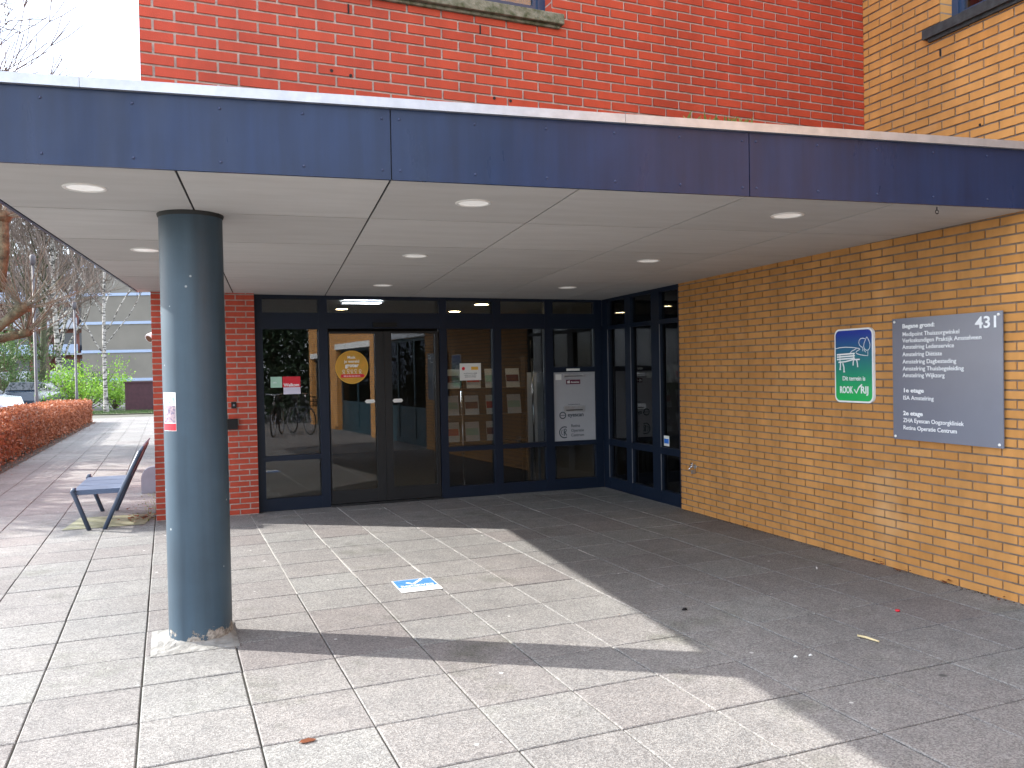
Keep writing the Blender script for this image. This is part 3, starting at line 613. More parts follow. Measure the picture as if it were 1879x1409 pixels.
q = MB(); q.box(X0 + 3.957, X0 + 3.972, .0145, .0165, 1.408, 1.438); q.box(X0 + 3.975, X0 + 3.990, .0145, .0165, 1.408, 1.445); q.build('emblem', 'paper', pl)
q = MB(); q.box(X0 + 3.787, X0 + 3.873, .0172, .02, 1.455, 1.53); q.build('paper_label', 'paper', lpo)
q = MB(); q.box(X0 + 3.94, X0 + 4.13, -.003, .003, 1.572, 1.602); q.build('name_strip', 'paper', lpo)
tx = lettering([('Voor Eyescan en Retina OC', X0 + 4.05, 1.122, .012, .0002, .9, 'CENTER'), ('eyescan', X0 + 3.955, .965, .052, .0016, 1.0, 'LEFT'), ('Retina', X0 + 4.0, .825, .038, .0004, .95, 'LEFT'), ('Operatie', X0 + 4.0, .762, .038, .0004, .95, 'LEFT'), ('Centrum', X0 + 4.0, .70, .038, .0004, .95, 'LEFT')], lpo, 'ink')
tx.location = (0, .0185, 0)
def arc(cx, cz, r, a0, a1, n=26): return [(cx + r * math.cos(R(a0 + (a1 - a0) * k / n)), cz + r * math.sin(R(a0 + (a1 - a0) * k / n))) for k in range(n + 1)]
q = MB(); q.ribbon(arc(X0 + 3.883, .985, .042, 0, 359), .014, .0185, 0); q.ribbon([(X0 + 3.85, .985), (X0 + 3.916, .985)], .008, .0183, 0)
q.ribbon(arc(X0 + 3.905, .76, .072, 62, 298), .014, .0185, 0); q.ribbon([(X0 + 3.90, .715), (X0 + 3.90, .805)], .014, .0185, 0)
q.ribbon(arc(X0 + 3.91, .785, .02, 90, -90, 10), .011, .0183, 0); q.ribbon([(X0 + 3.908, .765), (X0 + 3.935, .715)], .013, .0184, 0); q.ribbon(arc(X0 + 3.905, .76, .045, 130, 230), .009, .0184, 0)
q.build('emblem', 'ink', lpo)
# stickers on the glass (front face of the glass at y = .040)
def sticker(name, mat, label, cat, u0, u1, z0, z1, uc=0):
    y = .0378 + (u0 - uc) * .0577
    o = MB().box(u0 - u0, u1 - u0, 0, .0012, 0, z1 - z0).build(name, mat); o.location = bw(X0 + u0, 1.951 + y, z0); o.rotation_euler = (0, 0, BR + R(3.3)); return tag(o, label, cat)
s1 = sticker('mint_sticker', 'print_mint', 'small square mint green sticker left of the red Welkom sticker', 'sticker', .168, .298, 1.446, 1.572, .41)
lettering([('info', .025, .05, .02, .0003, 1, 'LEFT')], s1, 'sign_white').location = (0, -.0015, 0)
s2 = sticker('welcome_sticker', 'print_red', 'red Welkom sticker with a lilac lower half on the sidelight glass', 'sticker', .305, .510, 1.446, 1.572, .41)
lettering([('Welkom', .102, .010, .036, .0014, .98, 'CENTER')], s2, 'sign_white').location = (0, -.0015, 0)
q = MB().box(.008, .205, -.0002, .0012, -.081, -.0005); q.build('lower_half', 'print_lilac', s2)
s3 = sticker('paper_notice', 'paper', 'white paper notice with two small logos taped to the glass right of the doors', 'notice', 2.478, 2.766, 1.478, 1.694, 2.6165)
q = MB(); q.ribbon(arc(.05, .150, .014, 0, 359, 12), .016, -.001, 0); q.face([(.035, -.0012, .135), (.068, -.0012, .150), (.035, -.0012, .166)]); q.build('logo', 'print_red', s3)
q = MB().box(.155, .25, -.0015, 0, .132, .172); q.build('logo', 'print_yellow', s3)
lettering([('Let op! Deze deur is tijdelijk', .144, .085, .011, .0002, 1, 'CENTER'), ('gesloten voor bezoekers', .144, .062, .011, .0002, 1, 'CENTER'), ('gebruik de hoofdingang', .144, .039, .011, .0002, 1, 'CENTER')], s3, 'ink').location = (0, -.0012, 0)
rs = empty('round_sticker', bw(X0 + 1.120, 1.951 + .0308, 1.670), BR + R(3.3), label='round orange sticker reading Maak je wereld groter on the left door', category='sticker')
q = MB(); q.face([(p[0], 0, p[1]) for p in arc(0, 0, .20, 0, 356, 48)]); q.build('disc', 'print_orange', rs)
q = MB(); q.ribbon(arc(0, 0, .197, 0, 359, 60), .006, -.0008, 0); q.build('rim', 'print_yellow', rs)
q = MB(); q.face([(-.135, -.001, -.125), (.14, -.001, -.125), (.155, -.001, -.105), (.14, -.001, -.085), (-.135, -.001, -.085)]); q.build('red_banner', 'print_red', rs)
lettering([('Maak', -.005, .105, .032, .0006, 1, 'CENTER'), ('je wereld', 0, .055, .034, .0006, 1, 'CENTER'), ('groter', 0, .002, .044, .002, 1, 'CENTER'), ('kijk en doe mee met ons', 0, -.112, .014, .0004, 1, 'CENTER')], rs, 'sign_white').location = (0, -.0016, 0)
q = MB()
for k, cx_ in enumerate((-.10, -.045, -.0, .045, .10)): q.ribbon(arc(cx_, -.045 + .006 * (k % 2), .014, 0, 330, 10), .004, -.0012, 0); q.ribbon([(cx_ - .012, -.08), (cx_, -.062), (cx_ + .014, -.08)], .005, -.0012, 0)
q.build('line_drawing', 'sign_white', rs)
s5 = sticker('alarm_sticker', 'paper', 'tiny white and blue alarm sticker low on the glass next to the ochre wall', 'sticker', 0, .12, 0, .12)
s5.location = bw(.0375, 1.951 - 1.505, .675); s5.rotation_euler = (0, 0, BR - math.pi / 2); q = MB().box(.01, .11, -.001, 0, .03, .085); q.build('blue_print', 'print_blue', s5)

# things inside the lobby
rk = empty('leaflet_rack', bw(X0 + 3.0, 2.75), BR, label='dark rack full of leaflets behind the glass right of the doors', category='leaflet rack')
q = MB(); q.box(-.62, .62, .06, .10, .02, 1.75)
for z in (.62, .98, 1.34): q.box(-.62, .62, -.10, .06, z, z + .02)
q.box(-.64, -.62, -.1, .1, 0, 1.78); q.box(.62, .64, -.1, .1, 0, 1.78); q.build('rack_frame', 'rack', rk)
rnl = random.Random(4)
for zi, z in enumerate((.64, 1.00, 1.36)):
    for k in range(4 if zi else 3):
        xx = -.52 + k * .29 + rnl.uniform(-.02, .02)
        l_ = MB(); l_.v += []; wd, hh = .2, .26
        l_.face([(xx, -.08, z), (xx + wd, -.08, z), (xx + wd + .01, -.01, z + hh), (xx + .01, -.01, z + hh)]); lo = l_.build('leaflet', 'paper', rk)
        l_ = MB(); l_.face([(xx + .01, -.0615, z + hh * .55 - .06), (xx + wd - .01, -.0615, z + hh * .55 - .06), (xx + wd - .01, -.0375, z + hh * .9 - .06), (xx + .01, -.0375, z + hh * .9 - .06)])
        l_.build('cover_print', ('print_red', 'print_mint', 'purple')[(k + zi) % 3], lo)
for i, (u, lab) in enumerate(((2.52, 'thin silver pole behind the glass under the paper notice'), (3.50, 'thin silver pole behind the glass left of the letterbox panel'))):
    q = MB(); z1_ = 1.50 if i == 0 else 1.95
    q.tube([(0, 0, 0), (-.02, .01, z1_)], .014, 10); o = q.build('barrier_pole', 'chrome', None, bw(X0 + u + .03, 2.10), BR); tag(o, lab, 'pole')
    q = MB(); q.lathe([(0, .02), (.11, .016), (.12, 0)], 20); q.build('base_plate', 'alu', o)
    q = MB(); q.tube([(-.018, .009, z1_ * .9), (-.0205, .0105, z1_ + .03)], .019, 10); q.build('pole_head', 'black', o)
mp2 = empty('white_cabinet', bw(X0 + 3.58, 2.12), BR, label='narrow pale cabinet standing behind the glass beside the letterbox panel', category='cabinet')
q = MB(); q.box(0, .30, 0, .35, .60, 1.56); bevel(q.build('carcass', 'panel_grey', mp2), .006)
q = MB(); q.box(.02, .05, .02, .05, 0, .60); q.box(.25, .28, .02, .05, 0, .60); q.box(.02, .05, .3, .33, 0, .6); q.box(.25, .28, .3, .33, 0, .6); q.build('leg_frame', 'galv', mp2)
for (x, y, rad, k, lab) in ((-3.16, 3.86, .07, 'warm', 'warm round ceiling lamp inside, left of the bright panel lamp'), (-1.39, 4.2, .075, 'warm', 'warm round ceiling lamp inside, lower left of the pair over the notice bay'), (-1.41, 2.81, .085, 'warm', 'warm round ceiling lamp inside, upper right of the pair over the notice bay'), (1.15, 3.12, .08, 'warm', 'warm ceiling lamp seen through the side glass, leftmost of three'), (1.48, 3.51, .07, 'warm', 'warm ceiling lamp seen through the side glass, middle of three')):
    q = MB(); q.lathe([(0, 0), (rad, 0), (rad + .012, -.004), (rad + .012, .01)], 24); o = q.build('ceiling_lamp', k, None, bw(x, y, 2.512), BR); tag(o, lab, 'ceiling lamp', 'round lamps in the lobby ceiling')
    q = MB(); q.lathe([(rad + .012, -.006), (rad + .028, -.004), (rad + .028, .008)], 24); q.build('lamp_ring', 'lamp_ring', o)
for (x, y, a, b, lab) in ((-3.11, 2.55, .24, .10, 'bright white panel lamp on the lobby ceiling above the doors'), (2.52, 5.09, .25, .08, 'bright white panel lamp deep in the lobby seen through the side glass')):
    q = MB(); q.box(-a, a, -b, b, -.02, 0); o = q.build('panel_lamp', 'cool', None, bw(x, y, 2.515), BR); tag(o, lab, 'ceiling lamp')
    q = MB(); q.box(-a - .02, a + .02, -b - .02, -b, -.025, 0); q.box(-a - .02, a + .02, b, b + .02, -.025, 0); q.box(-a - .02, -a, -b, b, -.025, 0); q.box(a, a + .02, -b, b, -.025, 0); q.build('lamp_rim', 'white', o)

# ------------------------------------------------------------------ canopy
cn = empty('entrance_canopy', CP, CR, label='flat entrance canopy with dark blue metal fascia, pale panel soffit and aluminium edge', category='canopy')
CX0, CX1 = -3.075, 3.16
def c2b(x, y): return bl(cw(x, y))
def clip(poly, f):
    o = []
    for i in range(len(poly)):
        a, b = poly[i], poly[(i + 1) % len(poly)]; fa, fb = f(a), f(b)
        if fa <= 0: o.append(a)
        if fa * fb < 0: t = fa / (fa - fb); o.append((a[0] + (b[0] - a[0]) * t, a[1] + (b[1] - a[1]) * t))
    return o
ops_ = [lambda p: c2b(*p).x + .003, lambda p: c2b(*p).y - 1.985]
sf = MB(); rnc = random.Random(8); g_ = .0062
for i in range(-3, 4):
    for j in range(0, 8):
        xa, xb = (i * 1.035 if i > -3 else CX0 + .016) + .006, (i + 1) * 1.035 - .006
        ya, yb = j * 1.075 + (g_ if j else .03), (j + 1) * 1.075 - g_
        poly = [(xa, ya), (xb, ya), (xb, yb), (xa, yb)]
        cx_, cy_ = (xa + xb) / 2, (ya + yb) / 2
        poly = clip(clip(poly, ops_[0]), (lambda p: c2b(*p).y - 1.845) if i <= -3 or (i == -2 and False) else ops_[1])
        if len(poly) < 3: continue
        tt = rnc.random()
        sf.face([(x, y, soz(x, y)) for x, y in reversed(poly)], tt)
        sf.face([(x, y, soz(x, y) + .008) for x, y in poly], tt)
        n = len(poly)
        for k in range(n):
            a, b = poly[k], poly[(k + 1) % n]; sf.face([(a[0], a[1], soz(*a)), (b[0], b[1], soz(*b)), (b[0], b[1], soz(*b) + .008), (a[0], a[1], soz(*a) + .008)], tt)
so_ = sf.build('soffit', 'soffit', cn)
outl = clip(clip([(CX0 + .02, .02), (CX1 + 1.0, .02), (CX1 + 1.0, 9), (CX0 + .02, 9)], ops_[0]), lambda p: c2b(*p).y - 1.83)
cr_ = MB(); n = len(outl)
cr_.face([(x, y, soz(x, y) + .012) for x, y in reversed(outl)]); cr_.build('soffit_backing', 'void', cn)
rf = MB(); rf.face([(x, y, 2.97) for x, y in outl]); 
for k in range(n):
    a, b = outl[k], outl[(k + 1) % n]; rf.face([(a[0], a[1], soz(*a) + .01), (b[0], b[1], soz(*b) + .01), (b[0], b[1], 2.97), (a[0], a[1], 2.97)])
rf.build('canopy_roof', 'roofing', cn)
# front fascia: sheets with open joints, rivets, aluminium edge trim
edges = [CX0, -1.035, 1.03, CX1 + .02]
FB, FT = 2.585, 2.955; rivet0 = None
for a, b in zip(edges, edges[1:]):
    q = MB(); zb0 = soz(a, 0) - .006; zb1 = soz(b, 0) - .006
    a_, b_ = a + (.003 if a != CX0 else 0), b - .003
    P = [(a_, -.004, zb0), (b_, -.004, zb1), (b_, -.004, FT), (a_, -.004, FT)]; Q = [(x, .016, z) for x, y, z in P]
    q.face(P); q.face(Q[::-1])
    for k in range(4): l_ = (k + 1) % 4; q.face([P[l_], P[k], Q[k], Q[l_]])
    fo = q.build('fascia_panel', 'fascia', cn)
    nn = max(2, round((b - a) / .415))
    for k in range(nn + 1):
        x = a + .045 + (b - a - .09) * k / nn
        for z in (FT - .052, soz(x, 0) + .042):
            if rivet0 is None: rvt = MB(); rvt.tube([(0, .0005, 0), (0, -.0035, 0), (0, -.0065, 0)], [.0072, .0062, .003], 12); rivet0 = ro = rvt.build('rivet', 'rivet', fo)
            else: ro = rivet0.copy(); COL.objects.link(ro); ro.parent = fo
            ro.location = (x, -.004, z)
q = MB(); P = [(CX0 - .004, -.004, soz(CX0, 0) - .005), (CX0 - .004, 5.75, soz(CX0, 5.75) - .005), (CX0 - .004, 5.75, FT), (CX0 - .004, -.004, FT)]; Q = [(x + .02, y, z) for x, y, z in P]
q.face(P[::-1]); q.face(Q)
for k in range(4): l_ = (k + 1) % 4; q.face([P[k], P[l_], Q[l_], Q[k]])
q.build('side_fascia', 'fascia', cn)
tr_ = MB(); tr_.box(CX0 - .03, -2.47, -.030, .05, FT, 3.003); tr_.box(-2.468, .25, -.030, .05, FT, 3.003); tr_.box(.252, CX1 + .3, -.030, .05, FT, 3.003)
tr_.box(CX0 - .03, CX0 + .05, .05, 6.0, FT, 3.003)
bevel(tr_.build('edge_trim', 'trim', cn), .004)
dl = MB(); dl.box(CX0, CX1, -.002, .02, FT - .012, FT - .001); dl.build('shadow_gap', 'void', cn)
# recessed round lamps, 3 x 3
for i, lx in enumerate((-2.56, -.49, 1.615)):
    for j, ly in enumerate((.50, 2.62, 4.80)):
        z = soz(lx, ly)
        q = MB(); q.lathe([(.088, -.001), (.090, -.005), (.104, -.005), (.107, .0), (.107, .004)], 40); o = q.build('downlight', 'lamp_ring', cn, (lx, ly, z))
        q = MB(); q.lathe([(0, .0), (.05, -.0015), (.088, -.001)], 40); q.build('diffuser', 'lamp_glass', o)
eb = MB(); eb.tube([(2.42, .085, soz(2.42, .08) - .02), (2.42, .085, soz(2.42, .08))], .004, 6); eb.ribbon([(2.42 + .012 * math.cos(a), soz(2.42, .08) - .03 + .012 * math.sin(a)) for a in [k * .6 for k in range(11)]], .006, .085, 0); eb.build('eye_bolt', 'black', cn)
# weeds on the canopy edge
wd_ = MB(); rw = random.Random(6)
for cx_ in (0.70, .78, .92, 1.0, 1.06):
    for k in range(16):
        a = rw.uniform(0, 6.28); ln = rw.uniform(.05, .12); p = Vector((cx_ + rw.uniform(-.04, .04), .07 + rw.uniform(0, .05), 2.975)); d = Vector((math.cos(a) * .6, math.sin(a) * .4, rw.uniform(.3, 1))).normalized()
        e = p + d * ln; s_ = d.cross(Vector((0, 1, .2))).normalized() * .006; wd_.face([p - s_, p + s_, p + d * ln * .6 + s_ * 1.6, e, p + d * ln * .6 - s_ * 1.6], rw.random())
tag(wd_.build('weed_tuft', 'weed', None, CP, CR), 'small green weeds growing on top of the canopy edge against the red wall', 'weed')

# ------------------------------------------------------------------ column
cl = empty('canopy_column', (-1.945, 5.165, 0), 0, label='round blue-grey painted column holding up the canopy, paint chipped at its foot', category='column')
ct = soz(-2.11, 1.18)
q = MB(); q.lathe([(.186, 0.0)] + [(.184, z / 100) for z in range(2, int(ct * 100) - 1, 8)] + [(.184, ct - .012)], 72); q.build('shaft', 'column', cl)
q = MB(); q.lathe([(.184, ct - .022), (.190, ct - .014), (.193, ct - .004), (.193, ct + .02)], 72); q.build('collar', 'collar', cl)
pd = MB(); rp = random.Random(2)
nx, ny = 14, 14
pts = {}
for i in range(nx + 1):
    for j in range(ny + 1):
        u, v = -.245 + .49 * i / nx, -.285 + .53 * j / ny
        rr_ = math.hypot(u - .03, v - .03); h = .012 + .03 * math.exp(-((rr_ - .17) / .05) ** 2) + rp.uniform(-.003, .003)
        if i in (0, nx) or j in (0, ny): h = .004 + rp.uniform(0, .003)
        pts[i, j] = (u, v, h)
for i in range(nx):
    for j in range(ny): pd.face([pts[i, j], pts[i + 1, j], pts[i + 1, j + 1], pts[i, j + 1]])
for i in range(nx): pd.face([(pts[i, 0][0], pts[i, 0][1], -.02), (pts[i + 1, 0][0], pts[i + 1, 0][1], -.02), pts[i + 1, 0], pts[i, 0]])
ppo = pd.build('foot_pad', 'concrete', cl, (-.035, -.02, 0), TH)
# flyer stuck on the column
fl = empty('flyer', (-1.945, 5.165, 1.40), 0, label='colourful event flyer taped round the left side of the column', category='flyer')
def colpatch(a0, a1, z0, z1, r=.1857, n=6):
    q = MB(); 
    for k in range(n):
        p, s_ = R(a0 + (a1 - a0) * k / n), R(a0 + (a1 - a0) * (k + 1) / n)
        q.face([(r * math.cos(p), r * math.sin(p), z0), (r * math.cos(s_), r * math.sin(s_), z0), (r * math.cos(s_), r * math.sin(s_), z1), (r * math.cos(p), r * math.sin(p), z1)])
    return q
colpatch(219, 255, -.115, .115).build('sheet', 'paper', fl)
colpatch(223, 252, .048, .088, .1862).build('blue_title', 'pale_blue', fl)
colpatch(221, 254, -.065, .035, .1862).build('photo_print', 'photo_mix', fl)
colpatch(219.5, 254.5, -.112, -.070, .1862).build('red_footer', 'print_red', fl)

# ------------------------------------------------------------------ signs on the ochre wall (local x = towards viewer, y = out of the wall is -y)
def wallroot(name, s, z, label, cat, off=.0): return empty(name, bw(-off, -s, z), BR - math.pi / 2, label=label, category=cat)
def rrect(x0, x1, z0, z1, r, n=6):
    o = []
    for (cx_, cz_, a) in ((x1 - r, z0 + r, -90), (x1 - r, z1 - r, 0), (x0 + r, z1 - r, 90), (x0 + r, z0 + r, 180)):
        for k in range(n + 1): t = R(a + 90 * k / n); o.append((cx_ + r * math.cos(t), cz_ + r * math.sin(t)))
    return o
def plate(poly, y0, y1):
    q = MB(); n = len(poly); q.face([(x, y0, z) for x, z in poly]); q.face([(x, y1, z) for x, z in reversed(poly)])
    for k in range(n): a, b = poly[k], poly[(k + 1) % n]; q.face([(a[0], y1, a[1]), (b[0], y1, b[1]), (b[0], y0, b[1]), (a[0], y0, a[1])])
    return q
sg = wallroot('smoke_free_sign', 2.50, 1.285, 'upright blue to green ROOKVRIJ sign with a white bench drawing on the ochre wall', 'sign')
W_, H_ = .435, .61
plate(rrect(0, W_, 0, H_, .055), -.030, -.007).build('backing', 'sign_white', sg)
plate(rrect(.014, W_ - .014, .014, H_ - .014, .045), -.032, -.028).build('printed_face', 'green_sign', sg)
def sp(x, y):   # zoomed sketch coordinates of the sign to metres
    f = (x - 150) / 595; yt = 135 - 50 * f; yb = 1285 + 15 * f; return (f * W_, (yb - y) / (yb - yt) * H_)
q = MB()
def stroke(P, w_): q.ribbon([sp(*p) for p in P], w_, -.0335, 0)
stroke([(165, 440), (240, 420), (330, 410), (430, 412), (500, 420), (548, 430), (555, 440), (530, 455), (500, 475), (492, 492), (510, 512), (560, 528), (620, 537), (672, 540), (672, 470)], .0055)
stroke([(500, 428), (470, 450), (430, 470), (405, 500)], .0055)
stroke([(598, 470), (596, 410), (575, 400), (548, 375), (537, 335), (545, 295), (570, 268), (600, 262), (630, 272)], .0055)
stroke([(658, 240), (640, 280), (618, 340), (610, 390), (622, 430), (650, 455), (680, 450), (702, 410), (706, 360), (690, 300), (672, 262), (658, 240)], .0055)
stroke([(612, 430), (625, 465), (645, 485)], .005)
for y in (525, 562, 600): stroke([(192, y + 10), (475, y - 18)], .012)
stroke([(215, 655), (330, 640), (440, 608), (550, 600)], .011)
stroke([(240, 520), (242, 650)], .009); stroke([(455, 505), (452, 610)], .009)
stroke([(248, 660), (246, 720), (240, 770)], .013); stroke([(285, 665), (302, 730), (305, 805)], .013)
stroke([(455, 615), (448, 660), (447, 700)], .012); stroke([(500, 605), (512, 660), (518, 725)], .012); stroke([(228, 770), (256, 770)], .007); stroke([(290, 805), (320, 805)], .007)
stroke([(462, 1080), (492, 1140), (530, 1050), (580, 1000)], .013)
q.build('line_drawing', 'sign_white', sg)
lettering([('Dit terrein is', sp(277, 940)[0], sp(277, 940)[1], .036, .0008, -.254, 'LEFT'), ('ROOK', sp(232, 1140)[0], sp(232, 1140)[1], .056, .0018, -.150, 'LEFT'), ('RIJ', sp(555, 1140)[0], sp(555, 1140)[1], .056, .0018, -.082, 'LEFT')], sg, 'sign_white').location = (0, -.033, 0)
dsn = wallroot('directory_sign', 3.147, 1.020, 'large square grey directory sign numbered 431 listing the floors, on the ochre wall', 'sign')
W2, H2 = .955, .925
q = MB(); q.box(0, W2, -.040, -.032, 0, H2); bevel(q.build('face', 'acrylic', dsn), .0015)
q = MB(); q.box(.02, W2 - .02, -.032, -.007, .02, H2 - .02); q.build('standoff_frame', 'galv', dsn)
q = MB()
for x, z in ((.022, .9), (W2 - .03, .9), (.022, .022), (W2 - .03, .022)): q.tube([(x, -.0395, z), (x, -.044, z), (x, -.046, z)], [.010, .010, .006], 14)
q.build('fixing_cap', 'white', dsn)
rows = [('Begane grond:', 250, 1, 1068), ('Medipoint Thuiszorgwinkel', 315, 0, 1265), ('Verloskundigen Praktijk Amstelveen', 366, 0, 1445), ('Amstelring Ledenservice', 418, 0, 1225), ('Amstelring Diëtiste', 477, 0, 1128), ('Amstelring Dagbesteding', 536, 0, 1242), ('Amstelring Thuisbegeleiding', 592, 0, 1302), ('Amstelring Wijkzorg', 646, 0, 1148), ('1e etage', 768, 1, 970), ('ISA Amstelring', 828, 0, 1055), ('2e etage', 953, 1, 968), ('ZHA Eyescan Oogzorgkliniek', 1010, 0, 1298), ('Retina Operatie Centrum', 1070, 0, 1238)]
def ux(x): f = (x - 728) / 887; return .955 * f + .13 * f * (1 - f)
lines = [(tx, .098, H2 - (y - 185) / 983 * H2 - .0145, .031, .0013 if b else .0004, -(ux(e_) - .098), 'LEFT') for tx, y, b, e_ in rows]
lines.append(('431', .742, H2 - .108, .078, .0022, -.165, 'LEFT'))
lettering(lines, dsn, 'sign_white').location = (0, -.0405, 0)
# tap
tp = wallroot('wall_tap', .292, .505, 'small chrome garden tap low on the ochre wall', 'tap', .006)
q = MB(); q.tube([(0, 0, 0), (0, -.07, 0)], .011, 12); q.tube([(0, -.05, 0), (0, -.075, -.01), (0, -.08, -.045)], .009, 12); q.build('spout', 'chrome', tp)
q = MB(); q.tube([(0, -.045, 0), (0, -.045, .035)], .006, 8); q.tube([(-.028, -.045, .038), (.028, -.045, .038)], .006, 8); q.build('handle', 'chrome', tp)
q = MB(); q.tube([(0, .002, 0), (0, -.006, 0)], .026, 20); q.build('wall_plate', 'alu', tp)
q = MB(); q.box(-.012, .02, -.05, -.008, -.075, -.035); q.build('bracket', 'alu', tp)
# intercom and key box on the pier
def pierbox(name, x0, x1, z0, z1, d, label, cat):
    e = empty(name, bw((x0 + x1) / 2, py - .006, z0), BR, label=label, category=cat); w2 = (x1 - x0) / 2
    q = MB(); q.box(-w2, w2, -d, 0, 0, z1 - z0); bevel(q.build('housing', 'black', e), .006); return e, w2
e, w2 = pierbox('doorbell', -4.75, -4.695, 1.225, 1.295, .02, 'small black doorbell box on the red pier, above the key safe', 'doorbell')
q = MB(); q.tube([(0, -.02, .035), (0, -.024, .035)], .012, 14); q.build('button', 'galv', e)
e, w2 = pierbox('key_safe', -4.86, -4.685, .985, 1.105, .05, 'larger black key safe on the red pier, below the doorbell', 'key safe')
q = MB(); q.box(-w2 + .02, w2 - .02, -.054, -.05, .02, .1); q.build('cover', 'black', e)

# ------------------------------------------------------------------ bench on the walkway
bn = empty('bench', bw(-6.2, 1.59, 0), BR, label='blue-grey steel bench with slanted back on the walkway beside the red pier', category='bench')
def bpath(y):
    return [(-.005, y, 0), (-.135, y, .37), (-.158, y, .415), (-.150, y, .432), (-.12, y, .437)], [(.14, y, 0), (.30, y, .37), (.50, y, .80)]
for y in (0, 1.31):
    fp, bk = bpath(y)
    q = MB(); q.tube(fp, .023, 14); q.build('leg', 'bench_paint', bn)
    q = MB(); q.tube(bk[:2] + [(.50, y, .80), (.508, y, .815)], [.023, .023, .023, .014], 14); q.build('rear_upright', 'bench_paint', bn)
q = MB()
for k in range(3):   # mesh strips across, ends folded down
    y0_, y1_ = .03 + k * .42, .03 + k * .42 + .402
    q.box(-.15, .315, y0_, y1_, .412, .424)
for y in (.02, 1.285): q.box(-.13, .30, y, y + .012, .375, .415)
q.build('seat', 'bench_mesh', bn)
q = MB(); P = [(.325, .45), (.528, .86), (.54, .853), (.337, .443)]
for a, b in ((.03, .64), (.65, 1.28)):
    for k in range(4): l_ = (k + 1) % 4; q.face([(P[k][0], a, P[k][1]), (P[l_][0], a, P[l_][1]), (P[l_][0], b, P[l_][1]), (P[k][0], b, P[k][1])])
    q.face([(x, a, z) for x, z in P]); q.face([(x, b, z) for x, z in P[::-1]])
q.build('backrest', 'bench_mesh', bn)
q = MB(); q.tube([(.50, 0, .80), (.50, 1.31, .80)], .018, 12); q.build('top_rail', 'bench_paint', bn)
# worn mossy slab under the bench
q = MB(); q.face([(-.38, .02, .0045), (.42, .02, .0045), (.50, .75, .0045), (-.30, .80, .0045)]); o = q.build('mossy_slab', 'moss_slab', None, bw(-6.1, 1.68, 0), BR, kind='structure')
# grey rounded block behind the bench
gb = empty('cycle_block', (-4.98, 11.55, 0), BR, label='low grey round-topped block on the walkway behind the bench', category='block')
q = MB(); pf = [(-.13, 0), (.55, 0), (.55, .36)] + [(.03 + .16 * math.cos(R(a)) - 0.0, .20 + .16 * math.sin(R(a))) for a in range(90, 181, 15)]
n = len(pf); q.face([(x, 0, z) for x, z in pf]); q.face([(x, .16, z) for x, z in pf[::-1]])
for k in range(n): a, b = pf[k], pf[(k + 1) % n]; q.face([(a[0], .16, a[1]), (b[0], .16, b[1]), (b[0], 0, b[1]), (a[0], 0, a[1])])
bevel(q.build('body', 'grey_block', gb), .01); q = MB(); q.box(.1, .5, -.004, 0, .1, .14); q.build('slot', 'void', gb)
# weeds and dead leaves along the foot of the pier
wd_ = MB(); rw = random.Random(16)
for k in range(150):
    s_ = rw.random(); p = bw(px0 - .03 - abs(rw.gauss(0, .12)), 1.9 + rw.random() * 3.2, .0); a = rw.uniform(0, 6.28); ln = rw.uniform(.02, .06); d = Vector((math.cos(a) * .7, math.sin(a) * .7, rw.uniform(.3, 1))).normalized(); s_ = d.cross(Vector((0, 0, 1))).normalized() * .005
    wd_.face([p - s_, p + s_, p + d * ln], rw.random())
wd_.build('ground_weeds', 'weed', kind='stuff')
def scatter_leaves(mb, p, n, sx, rn, size=.035):
    for k in range(n):
        c = Vector(p) + Vector((rn.gauss(0, sx), rn.gauss(0, sx), .012 + rn.random() * .02)); a = rn.uniform(0, 6.28); u = Vector((math.cos(a), math.sin(a), rn.uniform(-.4, .4))).normalized() * size * rn.uniform(.5, 1); v = u.cross(Vector((rn.uniform(-.4, .4), rn.uniform(-.4, .4), 1))).normalized() * size * .5
        mb.face([c - u, c - v * .9, c + u, c + v], rn.random())
lv = MB(); scatter_leaves(lv, bw(-5.72, 2.15, 0), 40, .1, rw); scatter_leaves(lv, bw(-5.7, 2.9, 0), 18, .12, rw)
for (s_, n_) in ((2.95, 5), (3.25, 8), (3.62, 10), (4.1, 4), (1.2, 2)): scatter_leaves(lv, bw(-.045, -s_, 0), n_, .035, rw, .022)
lv.build('leaf_litter', 'litter', kind='stuff')
gr = MB()
for k in range(700):
    s_ = rw.uniform(0, 5.4); p = bw(-.02 - abs(rw.gauss(0, .03)), -s_, .001); e = rw.uniform(.002, .007); a = rw.uniform(0, 6.28); u = Vector((math.cos(a), math.sin(a), 0)) * e; v = Vector((-u.y, u.x, 0)) * .7
    gr.face([p - u - v, p + u - v, p + u + v + Vector((0, 0, .003)), p - u + v + Vector((0, 0, .002))], rw.random())
gr.build('grit', 'soil', kind='stuff')
# wall spotlight on the flank of the building
wl = empty('wall_spotlight', bw(px0, 4.0, 2.12), BR, label='small white and brown spotlight on the side of the red pier', category='spotlight')
q = MB(); q.tube([(0, 0, 0), (-.07, 0, .02)], .015, 10); q.build('arm', 'brown_lamp', wl)
q = MB(); q.tube([(-.05, .0, .06), (-.12, -.06, .0), (-.135, -.075, -.015)], [.035, .06, .062], 16); q.build('lamp_head', 'white', wl)
q = MB(); q.tube([(-.130, -.070, -.012), (-.140, -.078, -.02)], [.05, .048], 16); q.build('lens', 'brown_lamp', wl)

